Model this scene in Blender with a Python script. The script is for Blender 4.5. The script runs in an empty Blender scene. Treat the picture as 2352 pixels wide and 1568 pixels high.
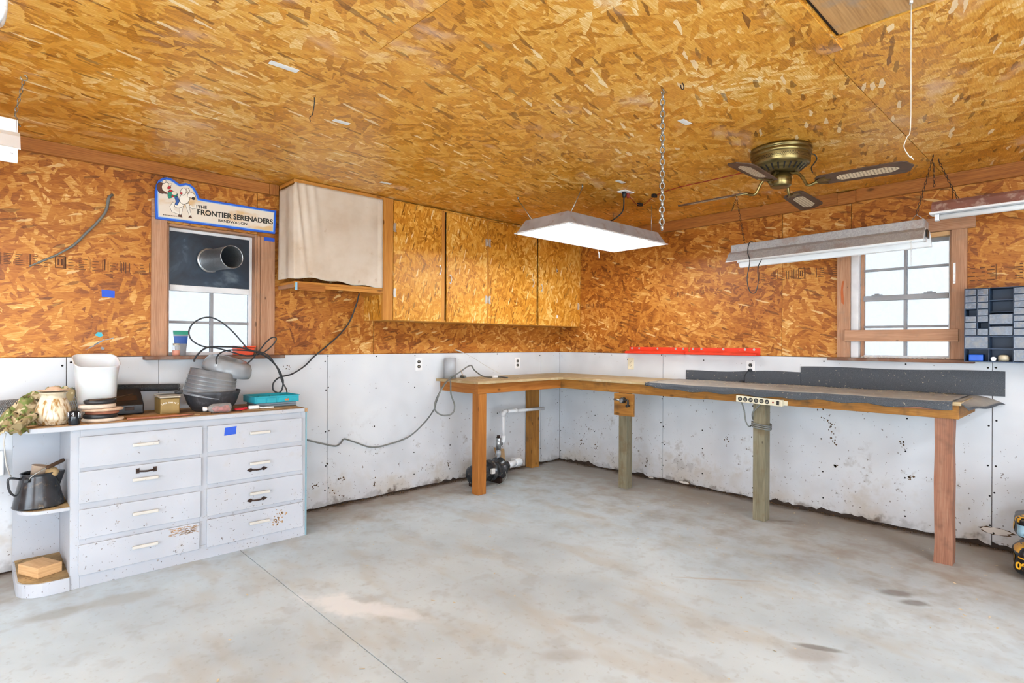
import bpy, bmesh, math, random
from mathutils import Vector, Matrix, noise as mnoise
random.seed(7)
scene = bpy.context.scene
COL = scene.collection

# ------------------------------------------------------------------ camera
F_PX, YAW, ROLL, SHY = 1301.3, 0.758769, 0.0051967, 3.1708
CAM = Vector((-4.82179, -4.29616, 1.31917))
HC = 2.484                                   # ceiling height
Fw = Vector((math.sin(YAW), math.cos(YAW), 0)); Rt = Vector((math.cos(YAW), -math.sin(YAW), 0)); Up = Vector((0, 0, 1))
cR, sR = math.cos(ROLL), math.sin(ROLL)
R2 = Rt*cR + Up*sR; U2 = Up*cR - Rt*sR
cam_data = bpy.data.cameras.new('camera'); cam = bpy.data.objects.new('camera', cam_data); COL.objects.link(cam)
cam.matrix_world = Matrix(((R2.x, U2.x, -Fw.x, CAM.x), (R2.y, U2.y, -Fw.y, CAM.y), (R2.z, U2.z, -Fw.z, CAM.z), (0, 0, 0, 1)))
cam_data.sensor_width = 36.0; cam_data.lens = 36.0*F_PX/2352; cam_data.shift_y = SHY/2352; cam_data.clip_start = 0.05
scene.camera = cam

# ------------------------------------------------------------------ world, exposure
SKY_STRENGTH = 5.2
TUBE_STRENGTH = 30.0          # hanging fixture and the shop light at the left
REAR_STRENGTH = 52.0          # unseen fill lights added behind the camera
world = bpy.data.worlds.new('overcast_sky'); scene.world = world; world.use_nodes = True
bgn = world.node_tree.nodes['Background']; bgn.inputs[0].default_value = (0.80, 0.91, 1.04, 1); bgn.inputs[1].default_value = SKY_STRENGTH
vs = scene.view_settings
vs.view_transform = 'Standard'; vs.look = 'None'; vs.gamma = 1.0; vs.use_curve_mapping = False
vs.exposure = 0.96
scene.cycles.max_bounces = 7; scene.cycles.diffuse_bounces = 4; scene.cycles.glossy_bounces = 2; scene.cycles.transparent_max_bounces = 6
scene.cycles.caustics_reflective = False; scene.cycles.caustics_refractive = False; scene.cycles.adaptive_threshold = 0.08; scene.cycles.use_light_tree = False; scene.cycles.use_denoising = True

sun_d = bpy.data.lights.new('sun', 'SUN'); sun_d.energy = 11.0; sun_d.angle = 0.02; sun_d.color = (.92, .97, 1.0)
sun = bpy.data.objects.new('sun', sun_d); COL.objects.link(sun); sun.rotation_euler = Vector((.42, .42, -.80)).to_track_quat('-Z', 'Y').to_euler()

def portal(name, loc, rot, sx, sy):          # guides sky sampling through an opening, gives no light itself
    d = bpy.data.lights.new(name, 'AREA'); d.shape = 'RECTANGLE'; d.size = sx; d.size_y = sy; d.energy = 1.0
    o = bpy.data.objects.new(name, d); COL.objects.link(o); o.location = loc; o.rotation_euler = rot
    d.cycles.is_portal = True
    return o

# pixel (2352x1568 frame) -> point on a plane
def ray(px, py):
    X = px-1176; Y = py-784-SHY
    u = cR*X+sR*Y; v = -sR*X+cR*Y
    return Fw + Rt*(u/F_PX) - Up*(v/F_PX)
def _pl(px, py, ax, val):
    d = ray(px, py); t = (val-CAM[ax])/d[ax]; return CAM+d*t
def WL(px, py, y=0.0): return _pl(px, py, 1, y)
def WR(px, py, x=0.0): return _pl(px, py, 0, x)
def FZ(px, py, z=0.0): return _pl(px, py, 2, z)

# ------------------------------------------------------------------ mesh helpers
WLOC = {}
def V(*a): return Vector(a)
class MB:
    def __init__(s, M=None): s.v = []; s.f = []; s.uv = []; s.sm = []; s.M = M; s.ro = True
    def add(s, pts):
        i = len(s.v)
        s.v += [(s.M @ Vector(p)) if s.M is not None else Vector(p) for p in pts]
        return i
    def face(s, idx, uvs, smooth=False): s.f.append(tuple(idx)); s.uv.append(uvs); s.sm.append(smooth)
    def off(s): return (random.uniform(0, 40), random.uniform(0, 40)) if s.ro else (0, 0)
    def planar(s, pts, idx, o=(0, 0), grain=None, smooth=False):
        n = Vector((0, 0, 0)); k = len(idx)
        for a in range(k):
            p, q = pts[a], pts[(a+1) % k]
            n += Vector(((p[1]-q[1])*(p[2]+q[2]), (p[2]-q[2])*(p[0]+q[0]), (p[0]-q[0])*(p[1]+q[1])))
        ax = max(range(3), key=lambda t: abs(n[t]))
        oth = [t for t in range(3) if t != ax]
        if grain is not None and grain in oth: oth = [grain]+[t for t in oth if t != grain]
        s.face(idx, [(p[oth[0]]+o[0], p[oth[1]]+o[1]) for p in pts], smooth)
    def hexa(s, P, grain=None, o=None):       # 8 points: bottom 4 ccw, top 4 ccw
        o = o or s.off(); i = s.add(P)
        for q in ((3, 2, 1, 0), (4, 5, 6, 7), (0, 1, 5, 4), (1, 2, 6, 5), (2, 3, 7, 6), (3, 0, 4, 7)):
            s.planar([P[k] for k in q], [i+k for k in q], o, grain)
        return s
    def box(s, a, b, grain=None, o=None):
        x0, x1 = sorted((a[0], b[0])); y0, y1 = sorted((a[1], b[1])); z0, z1 = sorted((a[2], b[2]))
        if grain is None: grain = max(range(3), key=lambda t: (x1-x0, y1-y0, z1-z0)[t])
        return s.hexa([(x0, y0, z0), (x1, y0, z0), (x1, y1, z0), (x0, y1, z0), (x0, y0, z1), (x1, y0, z1), (x1, y1, z1), (x0, y1, z1)], grain, o)
    def prism(s, poly, axis, h0, h1, smooth_side=False, grain=None):   # poly 2D; axis 0: (y,z) 1: (x,z) 2: (x,y)
        def P(p, h): return {0: (h, p[0], p[1]), 1: (p[0], h, p[1]), 2: (p[0], p[1], h)}[axis]
        area = sum(poly[k][0]*poly[(k+1) % len(poly)][1]-poly[(k+1) % len(poly)][0]*poly[k][1] for k in range(len(poly)))
        if (area < 0) != (axis == 1): poly = poly[::-1]
        if h0 > h1: h0, h1 = h1, h0
        n = len(poly); A = [P(p, h0) for p in poly]; B = [P(p, h1) for p in poly]; i = s.add(A+B); o = s.off()
        s.planar(A[::-1], [i+k for k in reversed(range(n))], o, grain); s.planar(B, [i+n+k for k in range(n)], o, grain)
        for k in range(n):
            m = (k+1) % n
            s.planar([A[k], A[m], B[m], B[k]], [i+k, i+m, i+n+m, i+n+k], o, grain, smooth_side)
        return s
    def tube(s, pts, r, seg=8, closed=False, caps=True, flat=1.0, ref=None):
        pts = [Vector(p) for p in pts]; n = len(pts); rr = r if isinstance(r, (list, tuple)) else [r]*n
        tan = []
        for k in range(n):
            a = pts[(k-1) % n] if (closed or k > 0) else pts[k]; b = pts[(k+1) % n] if (closed or k < n-1) else pts[k]
            t = (b-a); tan.append(t.normalized() if t.length > 1e-9 else Vector((0, 0, 1)))
        nrm = Vector(ref) if ref else tan[0].orthogonal()
        rings = []; L = 0; Ls = []
        for k in range(n):
            if k: L += (pts[k]-pts[k-1]).length
            Ls.append(L)
            nrm = (nrm-tan[k]*nrm.dot(tan[k])); nrm = nrm.normalized() if nrm.length > 1e-6 else tan[k].orthogonal().normalized()
            b = tan[k].cross(nrm)
            rings.append(s.add([pts[k]+(nrm*math.cos(2*math.pi*j/seg)+b*math.sin(2*math.pi*j/seg)*flat)*rr[k] for j in range(seg)]))
        for k in range(n if closed else n-1):
            A, B = rings[k], rings[(k+1) % n]; l0 = Ls[k]; l1 = Ls[k+1] if k+1 < n else L+0.01
            for j in range(seg):
                j2 = (j+1) % seg; c = 2*math.pi*rr[k]/seg
                s.face((A+j, A+j2, B+j2, B+j), [(l0, j*c), (l0, (j+1)*c), (l1, (j+1)*c), (l1, j*c)], True)
        if caps and not closed:
            s.face([rings[0]+j for j in reversed(range(seg))], [(0, 0)]*seg); s.face([rings[-1]+j for j in range(seg)], [(0, 0)]*seg)
        return s
    def cyl(s, p0, p1, r0, r1=None, seg=20, caps=True): return s.tube([p0, p1], [r0, r0 if r1 is None else r1], seg, caps=caps)
    def lathe(s, prof, c=(0, 0, 0), axis=(0, 0, 1), seg=32, sq=0, sharp=True, sx=1, sy=1):
        ax = Vector(axis).normalized(); e1 = ax.orthogonal().normalized()
        if abs(ax.z) > .99: e1 = Vector((1, 0, 0))
        e2 = ax.cross(e1); c = Vector(c); rings = []; L = 0; Ls = []
        pr = []
        for k, p in enumerate(prof):          # double sharp corners so the shading breaks there
            pr.append(p)
        for k, (r, h) in enumerate(pr):
            if k: L += math.hypot(r-pr[k-1][0], h-pr[k-1][1])
            Ls.append(L); ring = []
            for j in range(seg):
                a = 2*math.pi*j/seg; ca, sa = math.cos(a), math.sin(a)
                q = r
                if sq: q = r*(abs(ca)**sq+abs(sa)**sq)**(-1.0/sq)
                ring.append(c+ax*h+e1*(ca*q*sx)+e2*(sa*q*sy))
            rings.append(s.add(ring))
        for k in range(len(pr)-1):
            for j in range(seg):
                j2 = (j+1) % seg; w = 2*math.pi*max(pr[k][0], pr[k+1][0])/seg
                if pr[k][0] < 1e-6 and pr[k+1][0] < 1e-6: continue
                s.face((rings[k]+j, rings[k]+j2, rings[k+1]+j2, rings[k+1]+j), [(j*w, Ls[k]), (j*w+w, Ls[k]), (j*w+w, Ls[k+1]), (j*w, Ls[k+1])], True)
        return s
    def grid(s, fn, nu, nv, smooth=True, su=1.0, sv=1.0):
        i = s.add([fn(a/(nu-1), b/(nv-1)) for b in range(nv) for a in range(nu)])
        for b in range(nv-1):
            for a in range(nu-1):
                s.face((i+b*nu+a, i+b*nu+a+1, i+(b+1)*nu+a+1, i+(b+1)*nu+a),
                       [(a/(nu-1)*su, b/(nv-1)*sv), ((a+1)/(nu-1)*su, b/(nv-1)*sv), ((a+1)/(nu-1)*su, (b+1)/(nv-1)*sv), (a/(nu-1)*su, (b+1)/(nv-1)*sv)], smooth)
        return s
    def sphere(s, c, r, seg=16, rings=10, sz=1.0):
        return s.lathe([(r*math.sin(math.pi*k/rings), -r*sz*math.cos(math.pi*k/rings)) for k in range(rings+1)], c, seg=seg)
    def mesh(s, name, loc=Vector((0, 0, 0))):
        me = bpy.data.meshes.new(name); me.from_pydata([tuple(v-loc) for v in s.v], [], s.f)
        uvl = me.uv_layers.new(name='UVMap'); k = 0; data = []
        for u in s.uv:
            for c in u: data += [c[0], c[1]]
        uvl.data.foreach_set('uv', data)
        me.polygons.foreach_set('use_smooth', s.sm)
        me.validate(); me.update(); return me
    def build(s, name, mat, parent=None, origin=None, bevel=0, solid=0, sub=0, weld=False, seg=2):
        if parent is not None: loc = WLOC[parent.name]
        elif origin is not None: loc = Vector(origin)
        else:
            xs = [v.x for v in s.v]; ys = [v.y for v in s.v]; zs = [v.z for v in s.v]
            loc = Vector(((min(xs)+max(xs))/2, (min(ys)+max(ys))/2, min(zs)))
        me = s.mesh(name, loc); me.materials.append(mat)
        o = bpy.data.objects.new(name, me); COL.objects.link(o); WLOC[o.name] = loc
        if parent is not None: o.parent = parent
        else: o.location = loc
        if solid: m = o.modifiers.new('solid', 'SOLIDIFY'); m.thickness = solid; m.offset = 0
        if bevel: m = o.modifiers.new('bevel', 'BEVEL'); m.width = bevel; m.segments = seg; m.limit_method = 'ANGLE'; m.angle_limit = math.radians(40); m.harden_normals = False
        if sub: m = o.modifiers.new('sub', 'SUBSURF'); m.levels = sub; m.render_levels = sub
        return o

def tag(o, label, cat, group=None, kind=None):
    if label: o['label'] = label
    if cat: o['category'] = cat
    if group: o['group'] = group
    if kind: o['kind'] = kind
    return o
def thing(name, label, cat, loc, group=None, kind=None):
    o = bpy.data.objects.new(name, None); COL.objects.link(o); o.location = Vector(loc); WLOC[o.name] = Vector(loc)
    o.empty_display_size = 0.05
    return tag(o, label, cat, group, kind)
def struct(o): o['kind'] = 'structure'; return o
def structure(name, loc=(0, 0, 0)):
    o = bpy.data.objects.new(name, None); COL.objects.link(o); o.location = Vector(loc); WLOC[o.name] = Vector(loc); o['kind'] = 'structure'; return o
def part(o, label): o['label'] = label; return o
def share(src, parent, mat4=None):            # another object on the same mesh
    c = src.copy(); COL.objects.link(c); c.parent = parent
    if mat4 is not None: c.matrix_local = mat4
    return c
def spline(pts, n=8, closed=False):
    pts = [Vector(p) for p in pts]; out = []; N = len(pts)
    for k in range(N if closed else N-1):
        p0 = pts[(k-1) % N] if (closed or k) else pts[0]*2-pts[1]; p1 = pts[k]; p2 = pts[(k+1) % N]
        p3 = pts[(k+2) % N] if (closed or k+2 < N) else p2*2-p1
        for j in range(n):
            t = j/n
            out.append(0.5*((2*p1)+(p2-p0)*t+(2*p0-5*p1+4*p2-p3)*t*t+(3*p1-p0-3*p2+p3)*t**3))
    if not closed: out.append(pts[-1])
    return out
def text_mesh(txt, size, extrude=0.0004, bold=0.0, xs=1.0, sp=1.0, align='LEFT'):
    cu = bpy.data.curves.new('lettering', 'FONT'); cu.body = txt; cu.size = size; cu.extrude = extrude; cu.offset = bold; cu.align_x = align; cu.space_character = sp
    ob = bpy.data.objects.new('lettering', cu); COL.objects.link(ob)
    dg = bpy.context.evaluated_depsgraph_get(); me = bpy.data.meshes.new_from_object(ob.evaluated_get(dg))
    COL.objects.unlink(ob); bpy.data.objects.remove(ob); 
    for v in me.vertices: v.co.x *= xs
    return me
def lettering(txt, size, mat, parent, M, name='lettering', **k):   # M maps text plane (x right, y up) to world
    me = text_mesh(txt, size, **k); L = WLOC[parent.name]
    for v in me.vertices: v.co = (M @ v.co)-L
    me.materials.clear(); me.materials.append(mat)
    o = bpy.data.objects.new(name, me); COL.objects.link(o); o.parent = parent; WLOC[o.name] = L
    return o
def basis(o, x, y):                            # matrix with given x and y axes at o
    x = Vector(x).normalized(); y = Vector(y).normalized(); z = x.cross(y)
    return Matrix(((x.x, y.x, z.x, o[0]), (x.y, y.y, z.y, o[1]), (x.z, y.z, z.z, o[2]), (0, 0, 0, 1)))

# ------------------------------------------------------------------ materials
def lin(c):
    if isinstance(c, str):
        c = tuple(int(c[i:i+2], 16)/255 for i in (0, 2, 4))
    return tuple((x/12.92 if x <= .04045 else ((x+.055)/1.055)**2.4) for x in c)+(1.0,)
class G:
    def __init__(s, name):
        s.m = bpy.data.materials.new(name); s.m.use_nodes = True; s.nt = s.m.node_tree; s.N = s.nt.nodes; s.L = s.nt.links
        s.b = s.N['Principled BSDF']; s.out = s.N['Material Output']
    def put(s, sock, v):
        if isinstance(v, bpy.types.NodeSocket): s.L.new(v, sock)
        elif v is not None:
            if sock.type == 'RGBA' and isinstance(v, str): v = lin(v)
            sock.default_value = v
    def n(s, t, **k):
        q = s.N.new('ShaderNode'+t)
        for a, b in k.items(): setattr(q, a, b)
        return q
    def uv(s, rnd=True):
        u = s.n('UVMap'); 
        if not rnd: return u.outputs[0]
        oi = s.n('ObjectInfo'); m = s.n('VectorMath', operation='MULTIPLY_ADD'); s.L.new(oi.outputs['Random'], m.inputs[0]); m.inputs[1].default_value = (53.7, 31.3, 0); s.L.new(u.outputs[0], m.inputs[2]); return m.outputs[0]
    def obj(s): return s.n('TexCoord').outputs['Object']
    def pos(s): return s.n('NewGeometry').outputs['Position']
    def map(s, v, scale=(1, 1, 1), rot=0.0, loc=(0, 0, 0)):
        q = s.n('Mapping'); s.L.new(v, q.inputs[0]); q.inputs['Location'].default_value = loc; q.inputs['Rotation'].default_value = (0, 0, rot); q.inputs['Scale'].default_value = scale; return q.outputs[0]
    def noise(s, v, scale=5, detail=3, rough=.5, dist=0, out=0, dim='3D'):
        q = s.n('TexNoise', noise_dimensions=dim); s.L.new(v, q.inputs['Vector']); q.inputs['Scale'].default_value = scale; q.inputs['Detail'].default_value = detail; q.inputs['Roughness'].default_value = rough; q.inputs['Distortion'].default_value = dist; return q.outputs[out]
    def vor(s, v, scale=5, out='Color', feat='F1', dim='2D', rnd=1.0):
        q = s.n('TexVoronoi', voronoi_dimensions=dim, feature=feat); s.L.new(v, q.inputs['Vector']); q.inputs['Scale'].default_value = scale; q.inputs['Randomness'].default_value = rnd; return q.outputs[out]
    def wave(s, v, scale=5, dist=3, detail=2, dscale=1, d='X'):
        q = s.n('TexWave', bands_direction=d); s.L.new(v, q.inputs['Vector']); q.inputs['Scale'].default_value = scale; q.inputs['Distortion'].default_value = dist; q.inputs['Detail'].default_value = detail; q.inputs['Detail Scale'].default_value = dscale; return q.outputs['Fac']
    def ramp(s, f, stops, mode='LINEAR'):
        q = s.n('ValToRGB'); s.put(q.inputs[0], f); e = q.color_ramp.elements; q.color_ramp.interpolation = mode
        while len(e) < len(stops): e.new(0.5)
        for k, (p, c) in enumerate(stops):
            e[k].position = p; e[k].color = lin(c) if isinstance(c, str) else ((c, c, c, 1) if not isinstance(c, tuple) else c)
        return q.outputs[0]
    def mix(s, f, a, b, mode='MIX'):
        q = s.n('Mix', data_type='RGBA', blend_type=mode); s.put(q.inputs[0], f); s.put(q.inputs[6], a); s.put(q.inputs[7], b); return q.outputs[2]
    def math(s, op, a, b=None, c=None, clamp=False):
        q = s.n('Math', operation=op, use_clamp=clamp); s.put(q.inputs[0], a)
        if b is not None: s.put(q.inputs[1], b)
        if c is not None: s.put(q.inputs[2], c)
        return q.outputs[0]
    def sep(s, c):
        q = s.n('SeparateColor'); s.L.new(c, q.inputs[0]); return q.outputs
    def xyz(s, v):
        q = s.n('SeparateXYZ'); s.L.new(v, q.inputs[0]); return q.outputs
    def step(s, f, a, b):                     # smooth 0..1 between a and b
        q = s.n('MapRange', interpolation_type='SMOOTHSTEP'); s.put(q.inputs[0], f); q.inputs[1].default_value = a; q.inputs[2].default_value = b; return q.outputs[0]
    def bump(s, h, strength=.2, dist=.002):
        q = s.n('Bump'); q.inputs['Strength'].default_value = strength; q.inputs['Distance'].default_value = dist; s.L.new(h, q.inputs['Height']); s.L.new(q.outputs[0], s.b.inputs['Normal'])
    def done(s, col=None, rough=.5, metal=0, spec=None, **k):
        s.put(s.b.inputs['Base Color'], col); s.put(s.b.inputs['Roughness'], rough); s.put(s.b.inputs['Metallic'], metal)
        if spec is not None: s.b.inputs['Specular IOR Level'].default_value = spec
        for a, v in k.items(): s.put(s.b.inputs[a.replace('_', ' ')], v)
        return s.m

def plain(name, col, rough=.5, metal=0, var=.12, scale=8, spec=None, dust=None, bump=0, **k):
    g = G(name); p = g.obj(); f = g.noise(p, scale, 2, .6)
    c = g.mix(g.step(f, .3, .75), tuple(x*(1-var) for x in lin(col)[:3])+(1,), tuple(min(1, x*(1+var)) for x in lin(col)[:3])+(1,))
    if dust:
        f2 = g.noise(p, scale*2.3, 3, .7); c = g.mix(g.math('MULTIPLY', g.step(f2, dust[1], dust[1]+.18), .8), c, dust[0])
    if bump: g.bump(f, bump, .003)
    return g.done(c, rough, metal, spec, **k)

def osb(name, stops, rough=.42, spec=.5, lens=1.0, smear=None):
    g = G(name); u = g.uv()
    wob = g.n('VectorMath', operation='MULTIPLY_ADD'); g.L.new(g.noise(u, 38, 1, .6, out=1, dim='2D'), wob.inputs[0]); wob.inputs[1].default_value = (.008, .008, 0); g.L.new(u, wob.inputs[2]); w = wob.outputs[0]
    bp = bt = None
    for k, (ang, sx, sy) in enumerate([(6, 11, 36), (38, 12.5, 44), (-33, 12, 42), (74, 13, 46), (-68, 14, 50), (16, 17, 92)]):
        mp = g.n('Mapping', vector_type='TEXTURE'); g.L.new(w, mp.inputs[0]); mp.inputs['Location'].default_value = (k*.73, k*.31, 0); mp.inputs['Rotation'].default_value = (0, 0, math.radians(ang)); mp.inputs['Scale'].default_value = (1/(sx*lens), 1/(sy*lens), 1); q = mp.outputs[0]
        c = g.sep(g.vor(q, 1.0)); r, t = c[0], c[1]
        if k == 1: chip = c[2]
        if bp is None: bp, bt = r, t
        else:
            gt = g.math('GREATER_THAN', r, bp); bp = g.math('MAXIMUM', r, bp)
            q2 = g.n('Mix', data_type='FLOAT'); g.L.new(gt, q2.inputs[0]); g.L.new(bt, q2.inputs[2]); g.L.new(t, q2.inputs[3]); bt = q2.outputs[0]
        if k == 5: thin = g.math('MULTIPLY', g.math('GREATER_THAN', c[2], .945), g.math('GREATER_THAN', r, .5)); pale = g.math('LESS_THAN', c[2], .014)
    grain = g.noise(g.map(u, (20, 190, 1), .12), 1, 2, .7, dim='2D')
    big = g.noise(u, 1.6, 1, .5, dim='2D')
    t = g.math('MULTIPLY_ADD', bt, .52, .24); t = g.math('ADD', t, g.math('MULTIPLY_ADD', big, .50, -.25)); t = g.math('ADD', t, g.math('MULTIPLY_ADD', grain, .62, -.31))
    col = g.ramp(t, stops)
    col = g.mix(g.math('MULTIPLY', thin, .55), col, '4a2410'); col = g.mix(g.math('MULTIPLY', pale, .6), col, stops[-1][1])
    if smear:
        f = g.noise(g.map(u, (1.2, 2.2, 1), .3), 1.6, 3, .65, dim='2D'); f = g.math('MULTIPLY', g.step(f, .60, .78), .36); col = g.mix(f, col, smear)
    return g.done(col, g.math('MULTIPLY_ADD', bt, .12, rough-.06), 0, spec)
OSBS = [(0.0, '7a4610'), (.18, 'a96b18'), (.42, 'ca8626'), (.66, 'daa042'), (.84, 'e7bd78'), (1.0, 'f3e0ba')]
M = {}
M['osb_wall'] = osb('osb_wall', [(0.0, '50260a'), (.16, '7a4012'), (.42, 'a25f1d'), (.66, 'b8782e'), (.84, 'cd9850'), (1.0, 'e4c48c')], .5, .35, .82)
M['osb_ceiling'] = osb('osb_ceiling', OSBS, .36, .6, 0.72, 'd3b8aa')
M['osb_door'] = osb('osb_door', [(0.0, '744210'), (.16, 'a26418'), (.42, 'c58326'), (.66, 'd59a3e'), (.84, 'e2b566'), (1.0, 'efd8a6')], .45, .4)
M['wall_core'] = plain('wall_core', '3a2c22', .9)

def wood(name, dark, mid, light, rough=.6, knots=True, dirt=None, sc=1.0, spec=.3):
    g = G(name); u = g.uv()
    w = g.noise(g.map(u, (2.2*sc, 26*sc, 1)), 1, 3, .6, .6, dim='2D'); fine = g.noise(g.map(u, (8*sc, 160*sc, 1)), 1, 1, .6, dim='2D')
    rings = g.wave(g.map(u, (1.0, 9, 1)), 3.2*sc, 7, 3, 1.2, 'Y')
    t = g.math('ADD', g.math('MULTIPLY', w, .6), g.math('MULTIPLY', rings, .13)); t = g.math('ADD', t, g.math('MULTIPLY_ADD', fine, .3, -.1))
    c = g.ramp(t, [(.06, dark), (.48, mid), (.92, light)])
    if knots:
        vk = g.n('TexVoronoi', voronoi_dimensions='2D'); g.L.new(g.map(u, (2.4, 5.0, 1)), vk.inputs['Vector']); vk.inputs['Scale'].default_value = 1.0; rk = g.math('MULTIPLY', g.sep(vk.outputs['Color'])[0], .085); kf = g.math('SUBTRACT', 1.0, g.math('DIVIDE', vk.outputs['Distance'], rk), clamp=True); c = g.mix(g.math('MULTIPLY', g.step(kf, .0, .7), .7), c, tuple(x*.25 for x in lin(dark)[:3])+(1,))
    if dirt:
        f = g.noise(g.pos(), 7, 3, .65); c = g.mix(g.math('MULTIPLY', g.step(f, .5, .72), .7), c, dirt)
    return g.done(c, rough, 0, spec)
M['ledger'] = wood('ledger_wood', '6b3a1c', 'a4672f', 'c08750')
M['casing'] = wood('casing_wood', '8a5e42', 'b28668', 'c7a48a', dirt='937864')
M['pine'] = wood('pine', '9a5c20', 'c08238', 'd6a058')
M['fir'] = wood('fir_orange', '7d4514', 'a5672a', 'bd8446')
M['apron'] = wood('apron_wood', '6e4418', '9a692c', 'b98a4c', dirt='5e4426')
M['treated'] = wood('treated_wood', '55503c', '7f7862', '9d967f', dirt='6b5a3e')
M['redpost'] = wood('weathered_post', '6b4030', '93664f', 'ae8870', dirt='6a4a38')
M['ply_dust'] = wood('dusty_plywood', '8d7147', 'b09a73', 'cbbd9f', knots=False, dirt='c2b69c')
M['old_ply'] = wood('old_plywood', '95693c', 'b98c5a', 'caa274', knots=False, dirt='938272')
M['sill'] = wood('sill_wood', '4a2f22', '7b5540', '9a7760', dirt='8a7a70')
M['raw'] = wood('raw_wood', 'b98a5a', 'd6ad7c', 'e6c79c', knots=False)
M['fanwood'] = wood('fan_blade_wood', '2e2019', '564033', '6d5546', .5, knots=False, sc=2)
M['greyblade'] = M['fanwood']
M['blockend'] = plain('blue_paint_end', '8fc0dc', .6)

def drywall():
    g = G('dirty_drywall'); p = g.pos(); z = g.xyz(p)[2]
    n1 = g.noise(p, 2.2, 2, .6); n2 = g.noise(p, 9, 3, .65); n3 = g.noise(p, 42, 2, .6)
    zone = g.step(n1, .42, .6)
    c = g.ramp(n1, [(.3, 'c4c7cb'), (.5, 'cfd2d6'), (.7, 'd6d9dc')])
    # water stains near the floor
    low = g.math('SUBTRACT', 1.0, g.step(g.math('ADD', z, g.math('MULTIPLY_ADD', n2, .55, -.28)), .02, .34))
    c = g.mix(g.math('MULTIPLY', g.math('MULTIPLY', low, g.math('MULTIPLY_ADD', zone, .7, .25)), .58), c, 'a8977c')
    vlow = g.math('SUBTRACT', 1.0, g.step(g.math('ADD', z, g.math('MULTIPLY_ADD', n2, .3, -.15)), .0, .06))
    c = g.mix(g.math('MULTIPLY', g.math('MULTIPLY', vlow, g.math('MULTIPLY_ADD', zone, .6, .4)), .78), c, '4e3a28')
    # chips and specks, denser low down
    dens = g.math('MULTIPLY', g.step(z, 1.15, .3), .05)
    sp = g.math('GREATER_THAN', g.math('ADD', g.math('MULTIPLY', n3, .80), g.math('ADD', g.math('MULTIPLY', n2, .30), dens)), .745)
    c = g.mix(g.math('MULTIPLY', sp, .7), c, '5e4e42')
    mould = g.math('MULTIPLY', g.step(g.math('MULTIPLY_ADD', n2, .6, g.math('MULTIPLY', n1, .4)), .56, .66), g.step(z, .85, .25))
    c = g.mix(g.math('MULTIPLY', mould, .40), c, '857768')
    return g.done(c, .75, 0, .25)
M['drywall'] = drywall()
M['gypsum'] = plain('broken_gypsum', 'ddd5cb', .95)

def concrete():
    g = G('stained_concrete'); p = g.pos(); X = g.xyz(p)
    a = g.noise(p, 1.1, 3, .6, dim='2D'); b = g.noise(p, 5.5, 3, .62, dim='2D'); c3 = g.noise(p, 30, 2, .6, dim='2D'); d = g.noise(g.map(p, (2.2, .9, 1), .7), 1.6, 3, .6, dim='2D')
    c = g.ramp(a, [(.25, 'a9b6be'), (.45, 'b9c7cf'), (.6, 'c2d0d8'), (.78, 'cbd9e0')])
    c = g.mix(g.math('MULTIPLY', g.step(d, .48, .72), .36), c, 'b0a692')
    c = g.mix(g.math('MULTIPLY', g.step(b, .54, .70), .26), c, '969694')
    c = g.mix(g.math('MULTIPLY', g.step(c3, .60, .74), .20), c, '8f8a82')
    # dirt lying along the two walls
    edge = g.math('MULTIPLY', g.math('MAXIMUM', X[0], X[1]), -1.0); wide = g.math('MULTIPLY', g.math('MAXIMUM', g.math('MULTIPLY', X[0], .42), X[1]), -1.0)
    e = g.math('SUBTRACT', 1.0, g.step(g.math('ADD', wide, g.math('MULTIPLY_ADD', b, .8, -.46)), .0, .72))
    c = g.mix(g.math('MULTIPLY', e, .74), c, '857057')
    e2 = g.math('SUBTRACT', 1.0, g.step(g.math('ADD', edge, g.math('MULTIPLY_ADD', b, .22, -.12)), .0, .11))
    c = g.mix(g.math('MULTIPLY', e2, .8), c, '4d3826')
    # marks with shapes of their own: dark oil marks, a pale scuff; plus a painted leg shadow
    rg = g.math('MULTIPLY_ADD', b, 2.0, -1.0)
    def spot(px, py, rx, ry, ang, colr, amt, rag=.5):
        nonlocal c
        P = FZ(px, py)
        q = g.n('Mapping', vector_type='TEXTURE'); g.L.new(p, q.inputs[0]); q.inputs['Location'].default_value = (P.x, P.y, 0); q.inputs['Rotation'].default_value = (0, 0, ang); q.inputs['Scale'].default_value = (rx, ry, 50)
        ln = g.n('VectorMath', operation='LENGTH'); g.L.new(q.outputs[0], ln.inputs[0])
        dd = g.math('MULTIPLY_ADD', rg, rag, ln.outputs['Value'])
        c = g.mix(g.math('MULTIPLY', g.math('SUBTRACT', 1.0, g.step(dd, .45, 1.15)), amt), c, colr)
    spot(2055, 1362, .10, .055, -.9, '5d4b40', .62, .4); spot(2097, 1384, .085, .045, -.9, '54443a', .62, .4)
    spot(1862, 1503, .13, .075, -.8, '8f8378', .5, .3); spot(1878, 1487, .12, .025, -1.1, '5f564c', .65, .3)
    spot(800, 1390, .26, .11, -1.1, 'e4eaee', .85, 1.0); spot(900, 1405, .26, .06, -1.1, 'dde3e8', .7, 1.0)
    spot(120, 1412, .16, .07, -.2, '8f8c84', .55, .5); spot(280, 1375, .22, .08, -.2, '98948c', .5, .5)
    spot(1345, 1420, .10, .05, -.7, '9f9e9b', .5, .5); spot(1290, 1505, .12, .06, -.7, 'a09f9c', .5, .5)
    spot(1650, 1330, .30, .014, -.87, 'a8998b', .5, .3); spot(1800, 1196, .10, .014, -.8, '6b5648', .6, .3)  # last spot: shadow of a bench leg painted into the floor colour
    return g.done(c, g.math('MULTIPLY_ADD', a, .25, .42), 0, .35)
M['concrete'] = concrete()

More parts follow.
